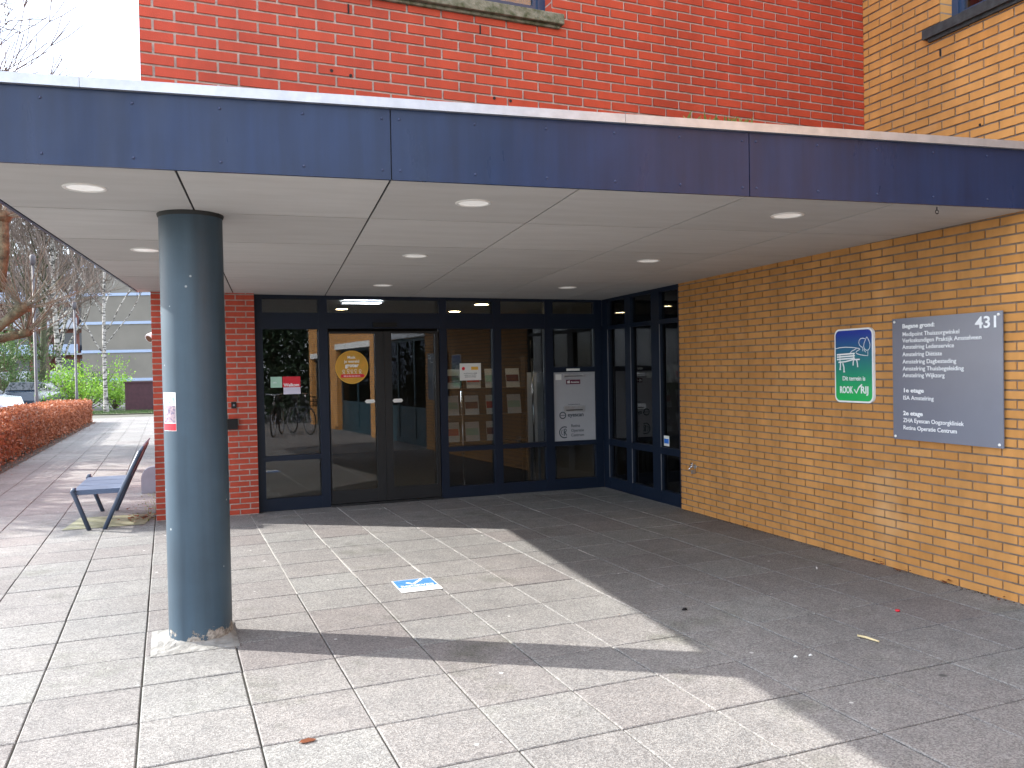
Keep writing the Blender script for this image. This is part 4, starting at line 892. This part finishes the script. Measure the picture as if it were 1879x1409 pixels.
# ------------------------------------------------------------------ small things on the paving
fs_ = empty('floor_sticker', (-.745, 6.31, .0035), TH - R(2), label='blue and white smoke-free sticker with a tick mark stuck on the paving', category='floor sticker')
q = MB(); q.box(-.155, .155, -.18, .18, 0, .0012); q.build('sheet', 'paper', fs_)
q = MB(); q.box(-.148, .148, -.055, .172, .0012, .0018); fo = q.build('blue_field', 'worn_blue', fs_)
q = MB()
P = [(-.06, .09), (-.02, .03), (.075, .16)]
for a, b in zip(P, P[1:]):
    d = (Vector(b) - Vector(a)).normalized(); nn = Vector((-d.y, d.x)) * .012; q.face([(a[0] - nn.x, a[1] - nn.y, .0024), (b[0] - nn.x, b[1] - nn.y, .0024), (b[0] + nn.x, b[1] + nn.y, .0024), (a[0] + nn.x, a[1] + nn.y, .0024)])
q.build('tick_mark', 'paper', fo)
t_ = lettering([('ROOKVRIJ', 0, -.035, .04, .001, .95, 'CENTER')], fo, 'paper'); t_.rotation_euler = (R(-90), 0, 0); t_.location = (0, 0, .0022)
t_ = lettering([('Amstelland', 0, -.12, .022, .0003, .9, 'CENTER')], fs_, 'galv'); t_.rotation_euler = (R(-90), 0, 0); t_.location = (0, 0, .0018)
def small(name, mat, p, pts, rad, label, cat, n=8, group=None):
    q = MB(); q.tube(pts, rad, n); return tag(q.build(name, mat, None, p), label, cat, group)
small('wooden_stick', 'stick', (2.007, 4.928, .010), [(0, 0, 0), (.03, -.05, .004), (.075, -.115, .0)], [.006, .007, .005], 'pale yellow wooden stick lying on the shaded paving in front of the ochre wall', 'stick')
small('paper_scrap', 'paper', (2.36, 6.565, .006), [(0, 0, 0), (.012, .04, .002), (.02, .06, 0)], [.003, .005, .003], 'thin white paper scrap on the dark paving near the ochre wall', 'litter')
small('red_cap', 'print_red', (2.467, 5.42, .0), [(0, 0, .002), (0, 0, .012)], .014, 'tiny red bottle cap on the shaded paving', 'bottle cap', 12)
small('dark_pebble', 'black', (1.111, 5.533, .004), [(-.016, 0, .0), (-.004, 0, .006), (.008, .003, .006), (.018, .004, 0)], [.004, .009, .008, .003], 'small black pebble on the paving at the edge of the shade', 'pebble')
small('pebble', 'paper', (1.53, 4.60, .004), [(-.010, 0, 0), (0, 0, .004), (.012, .0, 0)], [.003, .007, .003], 'white pebble in the shade, left one of the pair nearest the sunlight', 'pebble')
small('pebble', 'paper', (1.62, 4.62, .004), [(-.010, 0, 0), (0, 0, .004), (.010, .002, 0)], [.003, .006, .003], 'white pebble in the shade, right one of the pair nearest the sunlight', 'pebble')
small('black_strap', 'black', (1.99, 3.25, .008), [(0, .02, 0), (.05, 0, .01), (.14, -.04, .0)], .009, 'end of a black strap on the paving at the right edge', 'strap')
q = MB(); rn = random.Random(31)
q.face([(-.035, -.006, .004), (-.01, -.022, .007), (.03, -.012, .006), (.045, .008, .004), (.01, .02, .009), (-.02, .015, .006)], .3)
tag(q.build('fallen_leaf', 'litter', None, (-.93, 3.66, .001), .3), 'single reddish fallen leaf on the sunlit paving near the viewer', 'leaf')

# ------------------------------------------------------------------ hedge
def quad(mb, c, size, rn, tint=None, el=.6):
    u = Vector((rn.gauss(0, 1), rn.gauss(0, 1), rn.gauss(0, 1))).normalized(); v = u.orthogonal().normalized(); v.rotate(Matrix.Rotation(rn.uniform(0, 6.28), 3, u)); 
    s = size * rn.uniform(.6, 1.25); mb.face([c - u * s, c - v * s * el, c + u * s, c + v * s * el], rn.random() if tint is None else tint)
hd = empty('beech_hedge', (-9.17, 15, 0), 0, label='clipped beech hedge with orange-brown dry leaves along the walkway', category='hedge')
HA = Vector((-9.17, 15, 0)); HB = Vector((-14.75, 29.5, 0)); hdir = (HB - HA).normalized(); hn = Vector((-hdir.y, hdir.x, 0))   # hn points away from the walkway? fixed below
if hn.x > 0: hn = -hn
hb = MB(); rh = random.Random(12); LEN = (HB - HA).length + 4.5; ST = -4.5
for k in range(34000):
    u = ST + (rh.random() ** 1.15) * LEN; f = rh.random(); H1 = .96 - .013 * u
    bulge = .05 * noise.noise(Vector((u * 1.3, 0, 3))) 
    if f < .52: d, z = rh.gauss(.03, .035) + bulge, rh.uniform(.02, H1)
    elif f < .86: d, z = rh.uniform(0, .95), H1 + rh.gauss(0, .03) + .04 * noise.noise(Vector((u * 2, .3, 1)))
    else: d, z = rh.gauss(.92, .05), rh.uniform(.3, H1)
    if z < .12 and rh.random() < .6: continue
    p = hdir * u + hn * d + Vector((0, 0, z)); quad(hb, p, .032, rh)
for u, d in ((LEN + ST, .5),):
    for k in range(1500): quad(hb, hdir * (u + rh.gauss(0, .03)) + hn * rh.uniform(0, .92) + Vector((0, 0, rh.uniform(.02, .75))), .032, rh)
hb.build('foliage', 'beech', hd)
hc = MB(); 
c0, c1 = hdir * ST + hn * .13, hdir * (LEN + ST - .12) + hn * .13; c2, c3 = c1 + hn * .68, c0 + hn * .68
hc.prism([(p.x, p.y) for p in (c0, c1, c2, c3)][::-1], .03, .68); hc.build('inner_twigs', 'bark', hd)
hs = MB()
for k in range(int(LEN / .25)):
    u = ST + k * .25 + rh.uniform(-.05, .05); p = hdir * u + hn * .25; hs.tube([p, p + Vector((rh.uniform(-.05, .05), rh.uniform(-.05, .05), .4))], .012, 5)
hs.build('stems', 'bark', hd)
so2 = MB(); a, b = HA + hdir * (ST - 1) - hn * .22, HA + hdir * (LEN + ST + .2) - hn * .12
so2.face([a, b, b + hn * 1.4, a + hn * 1.6]); o = so2.build('soil_strip', 'soil', kind='structure'); o.location.z = .006
lv = MB()
for k in range(900): scatter_leaves(lv, HA + hdir * rh.uniform(ST, LEN + ST) - hn * abs(rh.gauss(0, .12)), 1, .02, rh, .03)
lv.build('hedge_litter', 'litter', kind='stuff')

# ------------------------------------------------------------------ trees
def rot_dir(d, ang, rn):
    ax = d.orthogonal().normalized(); ax.rotate(Matrix.Rotation(rn.uniform(0, 6.28), 3, d)); q = d.copy(); q.rotate(Matrix.Rotation(ang, 3, ax)); return q
def grow(tr, tw, p, d, ln, r, lev, rn, upw=.15, ang=(.35, .8), nch=(2, 4), minr=.006):
    seg = max(2, int(ln / .35)) if lev > 0 else 2; pts = [p.copy()]; q = p.copy(); dd = d.copy()
    for k in range(seg):
        dd = (dd + Vector((rn.gauss(0, .09), rn.gauss(0, .09), rn.gauss(0, .06) + upw * .25))).normalized(); q = q + dd * ln / seg; pts.append(q.copy())
    r1 = max(minr, r * .45); rad = [r + (r1 - r) * k / seg for k in range(seg + 1)]
    (tr if r > .028 else tw).tube(pts, rad, 6 if r > .05 else 4 if r > .02 else 3, cap=False)
    if lev == 0: return
    for k in range(rn.randint(*nch)):
        i = rn.randint(max(1, seg // 3), seg); b = pts[i]; grow(tr, tw, b, rot_dir(dd, rn.uniform(*ang), rn), ln * rn.uniform(.5, .75), max(minr, rad[i] * rn.uniform(.45, .7)), lev - 1, rn, upw, ang, nch, minr)
    grow(tr, tw, pts[-1], dd, ln * .62, rad[-1], lev - 1, rn, upw, ang, nch, minr)
def bare_tree(name, loc, h, r, seed, label, cat='tree', bark='bark', twig='twig_dark', clear=.3, n=16, lev=2, leanx=0, group=None, ang=(.4, .8), upw=.35, minr=.006):
    rn = random.Random(seed); e = empty(name, loc, 0, label=label, category=cat)
    if group: e['group'] = group
    tr, tw = MB(), MB(); pts = []; seg = 14
    for k in range(seg + 1):
        f = k / seg; pts.append(Vector((leanx * f * h + .12 * math.sin(f * 5 + seed), .1 * math.sin(f * 4 + seed * 2), h * f)))
    rad = [r * (1.25 if k == 0 else 1) * (1 - .93 * (k / seg) ** .9) + .006 for k in range(seg + 1)]; tr.tube(pts, rad, 10, cap=False)
    for k in range(n):
        f = clear + (1 - clear) * (k + rn.random() * .8) / n * .96; i = min(seg - 1, int(f * seg)); b = pts[i].lerp(pts[i + 1], f * seg - i); a = rn.uniform(0, 6.28)
        el = rn.uniform(.5, .9); d = Vector((math.cos(a) * el, math.sin(a) * el, rn.uniform(.5, .9))).normalized()
        grow(tr, tw, b, d, h * .24 * (1.15 - f) + .5, max(.012, rad[i] * .42), lev, rn, upw, ang, (2, 4), minr)
    tr.build('trunk', bark, e); tw.build('twigs', twig, e); return e
bare_tree('birch_tree', (-18.05, 37.4, 0), 12.5, .095, 3, 'white-barked birch standing in front of the tan apartment gable', bark='birch', clear=.2, n=24, leanx=.02, ang=(.3, .75), upw=.4, minr=.012)
bare_tree('tall_tree', (-23.8, 43.0, 0), 15, .17, 5, 'tall bare tree with mossy dark trunk, left one of the pair behind the hedge', bark='bark_green', clear=.15, n=34, lev=3, minr=.011)
bare_tree('tall_tree', (-22.6, 42.0, 0), 14, .16, 8, 'tall bare tree with rough grey trunk, right one of the pair behind the hedge', bark='birch', clear=.15, n=34, lev=3, minr=.011)
bare_tree('slender_tree', (-27.2, 46.0, 0), 12, .11, 11, 'slender bare tree rising behind the pollarded plane tree', bark='bark_green', clear=.2, n=18, lev=3, minr=.013)
bare_tree('back_tree', (-30.9, 52.0, 0), 14, .16, 83, 'bare tree furthest left against the apartment balconies', bark='bark', clear=.15, n=26, lev=3, minr=.014)
bare_tree('back_tree', (-30.8, 56.0, 0), 14, .16, 84, 'bare tree in front of the apartment block, right behind the left lamp post', bark='bark', clear=.15, n=26, lev=3, minr=.014)
# pollarded plane tree at the left edge: knuckles with bunches of young shoots
pt = empty('plane_tree', (-9.75, 12.6, 0), 0, label='pollarded plane tree with knobbly limbs and thin shoots at the left edge', category='tree')
tr, tw = MB(), MB(); rn = random.Random(19)
tr.tube([(0, 0, 0), (.03, 0, .8), (0, .03, 2.0), (-.05, 0, 2.7)], [.26, .20, .17, .18], 14)
def knuckle(p, r): tr.lathe([(0.001, -r * .7), (r * .8, -r * .5), (r * 1.1, 0), (r * .75, r * .6), (0.001, r * .8)], 12, p)
def limb(P, rad):
    tr.tube(P, rad, 10); knuckle(P[-1], rad[-1] * 1.35)
    for k in range(34):
        a = rn.uniform(0, 6.28); d = Vector((math.cos(a) * .8, math.sin(a) * .8, rn.uniform(-.15, 1.1))).normalized(); p0_ = Vector(P[-1]) + d * rad[-1] * .7; ln = rn.uniform(.5, 1.5); q_ = p0_; pts = [q_]
        for m_ in range(4): d = (d + Vector((rn.gauss(0, .09), rn.gauss(0, .09), .12))).normalized(); q_ = q_ + d * ln / 4; pts.append(q_)
        tw.tube(pts, [.008, .007, .006, .005, .003], 4, cap=False)
limb([(0, 0, 2.0), (.9, .05, 2.05), (1.8, .0, 2.15), (2.15, .0, 2.42), (2.46, 0, 2.66)], [.11, .09, .075, .065, .085])
limb([(-.02, 0, 2.5), (.8, 0, 2.55), (1.6, 0, 2.7), (2.12, 0, 3.0), (2.2, 0, 3.5), (2.17, 0, 4.02)], [.13, .11, .10, .095, .085, .11])
limb([(.0, 0, 1.9), (.8, .2, 1.95), (1.6, .3, 2.15), (2.32, .3, 2.30)], [.10, .08, .06, .07])
limb([(-.05, 0, 2.6), (-.3, .6, 3.2), (-.2, 1.1, 4.0)], [.12, .10, .1]); limb([(-.05, 0, 2.6), (-.7, -.2, 3.1), (-1.3, -.2, 3.7)], [.12, .10, .1]); limb([(-.05, 0, 2.6), (.1, .0, 3.6), (.3, .1, 4.8)], [.13, .11, .1])
limb([(.1, 1.1, 4.0), (.7, 1.2, 4.6), (1.1, 1.2, 5.4)], [.09, .08, .08])
tr.build('trunk', 'plane_bark', pt); tw.build('shoots', 'twig', pt)
# taller bare tree further left: its outer twigs show above the canopy and it shades the walkway
bare_tree('street_tree', (-10.9, 15.4, 0), 10.5, .15, 27, 'bare tree left of the frame whose thin twigs cross the sky above the canopy', bark='bark', twig='twig_dark', clear=.25, n=26, lev=3, minr=.009)
bare_tree('street_tree', (-14.8, 12.6, 0), 7.0, .15, 29, 'bare tree out of frame on the left that throws its shadow on the near walkway', bark='bark', twig='twig_dark', clear=.2, n=30, lev=3, minr=.014)
bare_tree('street_tree', (-16.6, 19.2, 0), 8.0, .20, 30, 'bare tree out of frame beyond the hedge that shades the middle of the walkway', bark='bark', twig='twig_dark', clear=.2, n=40, lev=3, minr=.018)
# shrubs
def shrub(name, loc, rx, ry, h, nleaf, seed, mat, label, size=.07, cat='shrub', group=None):
    rn = random.Random(seed); e = empty(name, loc, 0, label=label, category=cat)
    if group: e['group'] = group
    f, s = MB(), MB(); cl_ = [(Vector((rn.gauss(0, rx * .5), rn.gauss(0, ry * .5), rn.uniform(.2, .9) * h)), rn.uniform(.25, .5)) for _ in range(int(12 + rx * 9))]
    for k in range(nleaf):
        c, r_ = rn.choice(cl_); p = c + Vector((rn.gauss(0, 1), rn.gauss(0, 1), rn.gauss(0, .8))) * r_ * .8
        if p.z < .05: p.z = abs(p.z) + .05
        quad(f, p, size, rn)
    for c, r_ in cl_: s.tube([(c.x * .1, c.y * .1, 0), (c.x * .6, c.y * .6, c.z * .5), c], [.03, .018, .008], 4, cap=False)
    f.build('foliage', mat, e); s.build('stems', 'bark', e); return e
shrub('green_shrub', (-20.6, 40.5, 0), 1.6, 1.2, 2.6, 3400, 41, 'bush_green', 'bright fresh green shrub behind the birch trunk', .055)
shrub('green_shrub', (-19.6, 41.5, 0), .9, 1.0, 1.8, 1800, 42, 'bush_green', 'bright fresh green shrub small one right of the birch trunk', .055)
shrub('dark_shrub', (-24.8, 41.0, 0), 2.0, 1.4, 3.6, 5200, 43, 'dark_green', 'dark green bush behind the nearest lamp post', .06)
shrub('dark_shrub', (-27.0, 43.0, 0), 2.4, 1.5, 4.2, 5200, 44, 'dark_green', 'large dark green bush at the far left edge', .06)
shrub('low_shrub', (-23.3, 44.5, 0), 1.8, 1.2, 2.0, 3000, 45, 'dark_green', 'low dark bush between the two tall trees', .06)
# grass verge by the birch
vg = MB(); rn = random.Random(50); vg.face([(-21.5, 35.2, .01), (-14.5, 35.6, .01), (-14, 39, .01), (-22, 39.5, .01)]); vg.build('grass_verge', 'grass', kind='structure')
vb_ = MB()
for k in range(3500):
    p = Vector((rn.uniform(-21.5, -14.5), rn.uniform(35.6, 38.5), .01)); h = rn.uniform(.03, .09); vb_.face([p, p + Vector((.02, 0, 0)), p + Vector((rn.uniform(-.03, .03), 0, h))], rn.random())
vb_.build('grass_blades', 'dark_green', kind='stuff')
# lamp posts
def lamp_post(loc, h, label):
    e = empty('lamp_post', loc, 0, label=label, category='lamp post', group='lamp posts behind the hedge')
    q = MB(); q.tube([(0, 0, 0), (0, 0, 1.0), (0, 0, 1.02), (0, 0, h)], [.062, .062, .048, .036], 14); q.build('pole', 'post', e)
    q = MB(); q.lathe([(.036, 0), (.075, .02), (.085, .30), (.05, .34), (.0, .35)], 20, (0, 0, h)); q.build('lamp_head', 'post', e); return e
lamp_post((-15.25, 27.0, 0), 5.2, 'grey lamp post rising behind the middle of the hedge')
lamp_post((-18.1, 35.0, 0), 4.4, 'grey lamp post behind the far end of the hedge, further away')
# ------------------------------------------------------------------ cars in the car park
def car(loc, rz, paint, label):
    e = empty('parked_car', loc, rz, label=label, category='car', group='cars parked beyond the hedge')
    prof = [(-2.1, .30), (-2.12, .62), (-1.95, .82), (-1.2, .92), (-.45, 1.38), (.0, 1.45), (.95, 1.43), (1.55, 1.02), (2.02, .95), (2.1, .60), (2.08, .30)]
    q = MB(); W1 = .86
    def sec(y, f): return [(x, y, z if z < .95 else .95 + (z - .95) * f) for x, z in prof]
    L_ = [[(x, y * (1 if z < .95 else .80), z) for x, z in prof] for y in (-W1, W1)]
    n = len(prof)
    for k in range(n - 1): q.face([L_[0][k], L_[0][k + 1], L_[1][k + 1], L_[1][k]])
    q.face(L_[0][::-1]); q.face(L_[1]); q.face([L_[0][0], L_[1][0], L_[1][-1], L_[0][-1]]); bevel(q.build('body', paint, e), .05, 3)
    for s_ in (-1, 1):
        q = MB(); ww = [(-1.05, .95), (-.42, 1.33), (.0, 1.39), (.9, 1.37), (1.38, 1.0)]; P = [(x, s_ * (W1 * (1 - .2 * (z > .97)) + .012 - (.0 if z > .97 else 0)), z) for x, z in ww]; q.face(P if s_ < 0 else P[::-1]); q.build('side_window', 'car_glass', e)
    q = MB(); q.face([(-1.16, -.7, .955), (-.50, -.62, 1.365), (-.50, .62, 1.365), (-1.16, .7, .955)]); q.build('windscreen', 'car_glass', e).location = (-.012, 0, .012)
    q = MB(); q.face([(1.52, -.7, 1.07), (1.52, .7, 1.07), (1.02, .62, 1.40), (1.02, -.62, 1.40)]); q.build('rear_window', 'car_glass', e).location = (.015, 0, .01)
    for x in (-1.3, 1.3):
        for y in (-.80, .80):
            q = MB(); q.tube([(x, y - .1, .31), (x, y + .1, .31)], .31, 20); wo = q.build('wheel', 'tyre', e); q = MB(); q.tube([(x, y - .104, .31), (x, y + .104, .31)], .19, 14); q.build('rim', 'alu', wo)
    for y in (-.62, .62): q = MB(); q.box(-2.13, -2.05, y - .14, y + .14, .62, .74); q.build('headlight', 'chrome', e)
    return e
car((-20.2, 30.4, -.04), R(15), 'car_white', 'white car parked beyond the hedge at the left edge')
car((-23.9, 37.5, -.04), R(-70), 'car_silver', 'silver car parked beyond the hedge behind the nearest lamp post')
car((-23.0, 40.5, -.04), R(-80), 'car_dark', 'dark car parked beyond the hedge between the tall trees')

# ------------------------------------------------------------------ distant buildings
ab = empty('apartment_building', (-44, 86, 0), 0, label='tall apartment block with balconies and a tan windowless gable far beyond the trees', category='building')
q = MB(); q.box(0.2, 16, 0, 14, 0, 12.9); q.build('gable_block', 'apt_tan', ab)
for k in range(5): MB().box(.15, 16.05, -.08, .0, 1.25 + k * 2.9 - .18, 1.25 + k * 2.9 + .10).build('gable_band', 'apt_band', ab)
q = MB(); q.box(-40, .2, 3.5, 15, 0, 13.2); q.box(-8, -4, 2.9, 8, 13.2, 14.6); q.box(-24, -20, 2.9, 8, 13.2, 14.6); q.build('main_block', 'apt_red', ab)
for k in range(5):
    z = 1.3 + k * 2.75
    q = MB(); q.box(-40, .1, 1.9, 3.5, z - .15, z); q.build('balcony_slab', 'apt_white', ab)
    for m_ in range(8):
        x = -39.6 + m_ * 5.0; MB().box(x, x + 3.4, 1.85, 1.93, z, z + .95).build('balcony_parapet', 'apt_band' if k % 2 else 'apt_white', ab)
        for dx_, w_ in ((0.2, 2.2), (2.8, 1.2)): MB().box(x + dx_, x + dx_ + w_, 3.44, 3.52, z + .2 if w_ < 2 else z + .02, z + 2.2).build('window', 'apt_glass', ab)
for m_ in range(9): MB().box(-39.9 + m_ * 5, -39.6 + m_ * 5, 1.8, 3.5, 0, 13.4).build('balcony_fin', 'apt_red', ab)
gw = empty('garden_wall', (-17.75, 38.6, 0), R(4), label='low plum-coloured brick wall behind the birch, left of the red pier', category='wall')
q = MB(); q.box(0, 9, 0, .3, 0, 1.28); q.build('brickwork', 'plum_brick', gw); q = MB(); q.box(-.04, 9.04, -.04, .34, 1.28, 1.34); q.build('coping', 'plum_brick', gw)

# ------------------------------------------------------------------ behind the viewer (mirrored in the glass)
def bicycle(loc, rz, paint, label, basket=False):
    e = empty('bicycle', loc, rz, label=label, category='bicycle', group='bicycles parked opposite the entrance')
    for x in (-.52, .55):
        q = MB(); q.tube([(x + .34 * math.cos(a), 0, .35 + .34 * math.sin(a)) for a in [k * math.pi / 14 for k in range(29)]], .018, 6, cap=False); wo = q.build('wheel', 'tyre', e)
        q = MB(); q.tube([(x + .322 * math.cos(a), 0, .35 + .322 * math.sin(a)) for a in [k * math.pi / 14 for k in range(29)]], .008, 5, cap=False)
        for k in range(12): a = k * math.pi / 6; q.tube([(x, 0, .35), (x + .32 * math.cos(a), 0, .35 + .32 * math.sin(a))], .0022, 3, cap=False)
        q.tube([(x, -.04, .35), (x, .04, .35)], .02, 8); q.build('spokes', 'chrome', wo)
    q = MB(); bb, st, hd_ = (-.05, 0, .30), (-.22, 0, .82), (.36, 0, .86)
    for a, b in ((bb, st), (bb, (.40, 0, .62)), (st, (-.52, 0, .35)), (bb, (-.52, 0, .35)), ((.33, 0, .92), (.42, 0, .60)), ((-.18, 0, .70), (.38, 0, .72))): q.tube([a, b], .017, 8)
    q.build('frame', paint, e)
    q = MB(); q.tube([(.42, .05, .60), (.50, .05, .42), (.55, .05, .35)], .011, 6); q.tube([(.42, -.05, .60), (.50, -.05, .42), (.55, -.05, .35)], .011, 6); q.build('fork', 'chrome', e)
    q = MB(); q.tube([(.33, 0, .92), (.30, 0, 1.05)], .013, 8); q.tube([(.10, -.27, 1.06), (.26, -.20, 1.08), (.32, 0, 1.05), (.26, .20, 1.08), (.10, .27, 1.06)], .012, 8); q.build('handlebar', 'chrome', e)
    q = MB(); q.tube([(-.36, 0, .93), (-.22, 0, .93), (-.08, 0, .92)], [.09, .06, .025], 10); q.tube([(-.22, 0, .80), (-.23, 0, .92)], .012, 8); q.build('saddle', 'black', e)
    q = MB(); q.tube([(.36, 0, .86), (.43, 0, .84)], [.03, .045], 12); q.build('headlamp', 'chrome', e)
    if basket:
        q = MB()
        for k in range(9):
            a = k / 8; q.tube([(.40 + .3 * a, -.18, .98), (.42 + .26 * a, -.15, .74)], .005, 4); q.tube([(.40 + .3 * a, .18, .98), (.42 + .26 * a, .15, .74)], .005, 4)
        for z, s_ in ((.98, 1), (.86, .93), (.74, .85)): q.tube([(.40, -.18 * s_, z), (.70, -.18 * s_, z), (.70, .18 * s_, z), (.40, .18 * s_, z), (.40, -.18 * s_, z)], .006, 4)
        q.build('basket', 'black', e)
    return e
bicycle(bw(-1.85, -10.0), BR + R(112), 'black', 'bicycle with silver mudguards mirrored in the sidelight, left one of the two', False)
bicycle(bw(-1.2, -10.25), BR + R(78), 'car_dark', 'bicycle with a black front basket mirrored in the sidelight, right one of the two', True)
cf = empty('conifer_tree', bw(-.4, -17.6), 0, label='dark conifer mirrored in the sidelight above the bicycles', category='tree')
tr, f = MB(), MB(); rn = random.Random(61); tr.tube([(0, 0, 0), (0, 0, 3), (0, 0, 9.6)], [.2, .14, .03], 10); tr.build('trunk', 'bark', cf)
for k in range(24000):
    z = .5 + rn.random() * 9; rmax = 3.5 * (1 - z / 10.5); a = rn.uniform(0, 6.28); lay = (z * 2.2) % 1; r_ = rmax * (rn.random() ** .5) * (1 - .35 * lay); quad(f, Vector((r_ * math.cos(a), r_ * math.sin(a), z - .25 * r_)), .12, rn, el=.4)
f.build('crown', 'conifer', cf)
shrub('mirrored_shrub', bw(-4.2, -15.5), 1.4, 1.0, 2.4, 2500, 66, 'dark_green', 'dark bush mirrored at the left edge of the sidelight', .08)
bare_tree('mirrored_tree', bw(-5.0, -19), 10, .16, 71, 'bare tree mirrored in the upper sidelight', clear=.2, n=14, lev=2, minr=.01)
bpy.context.view_layer.update()
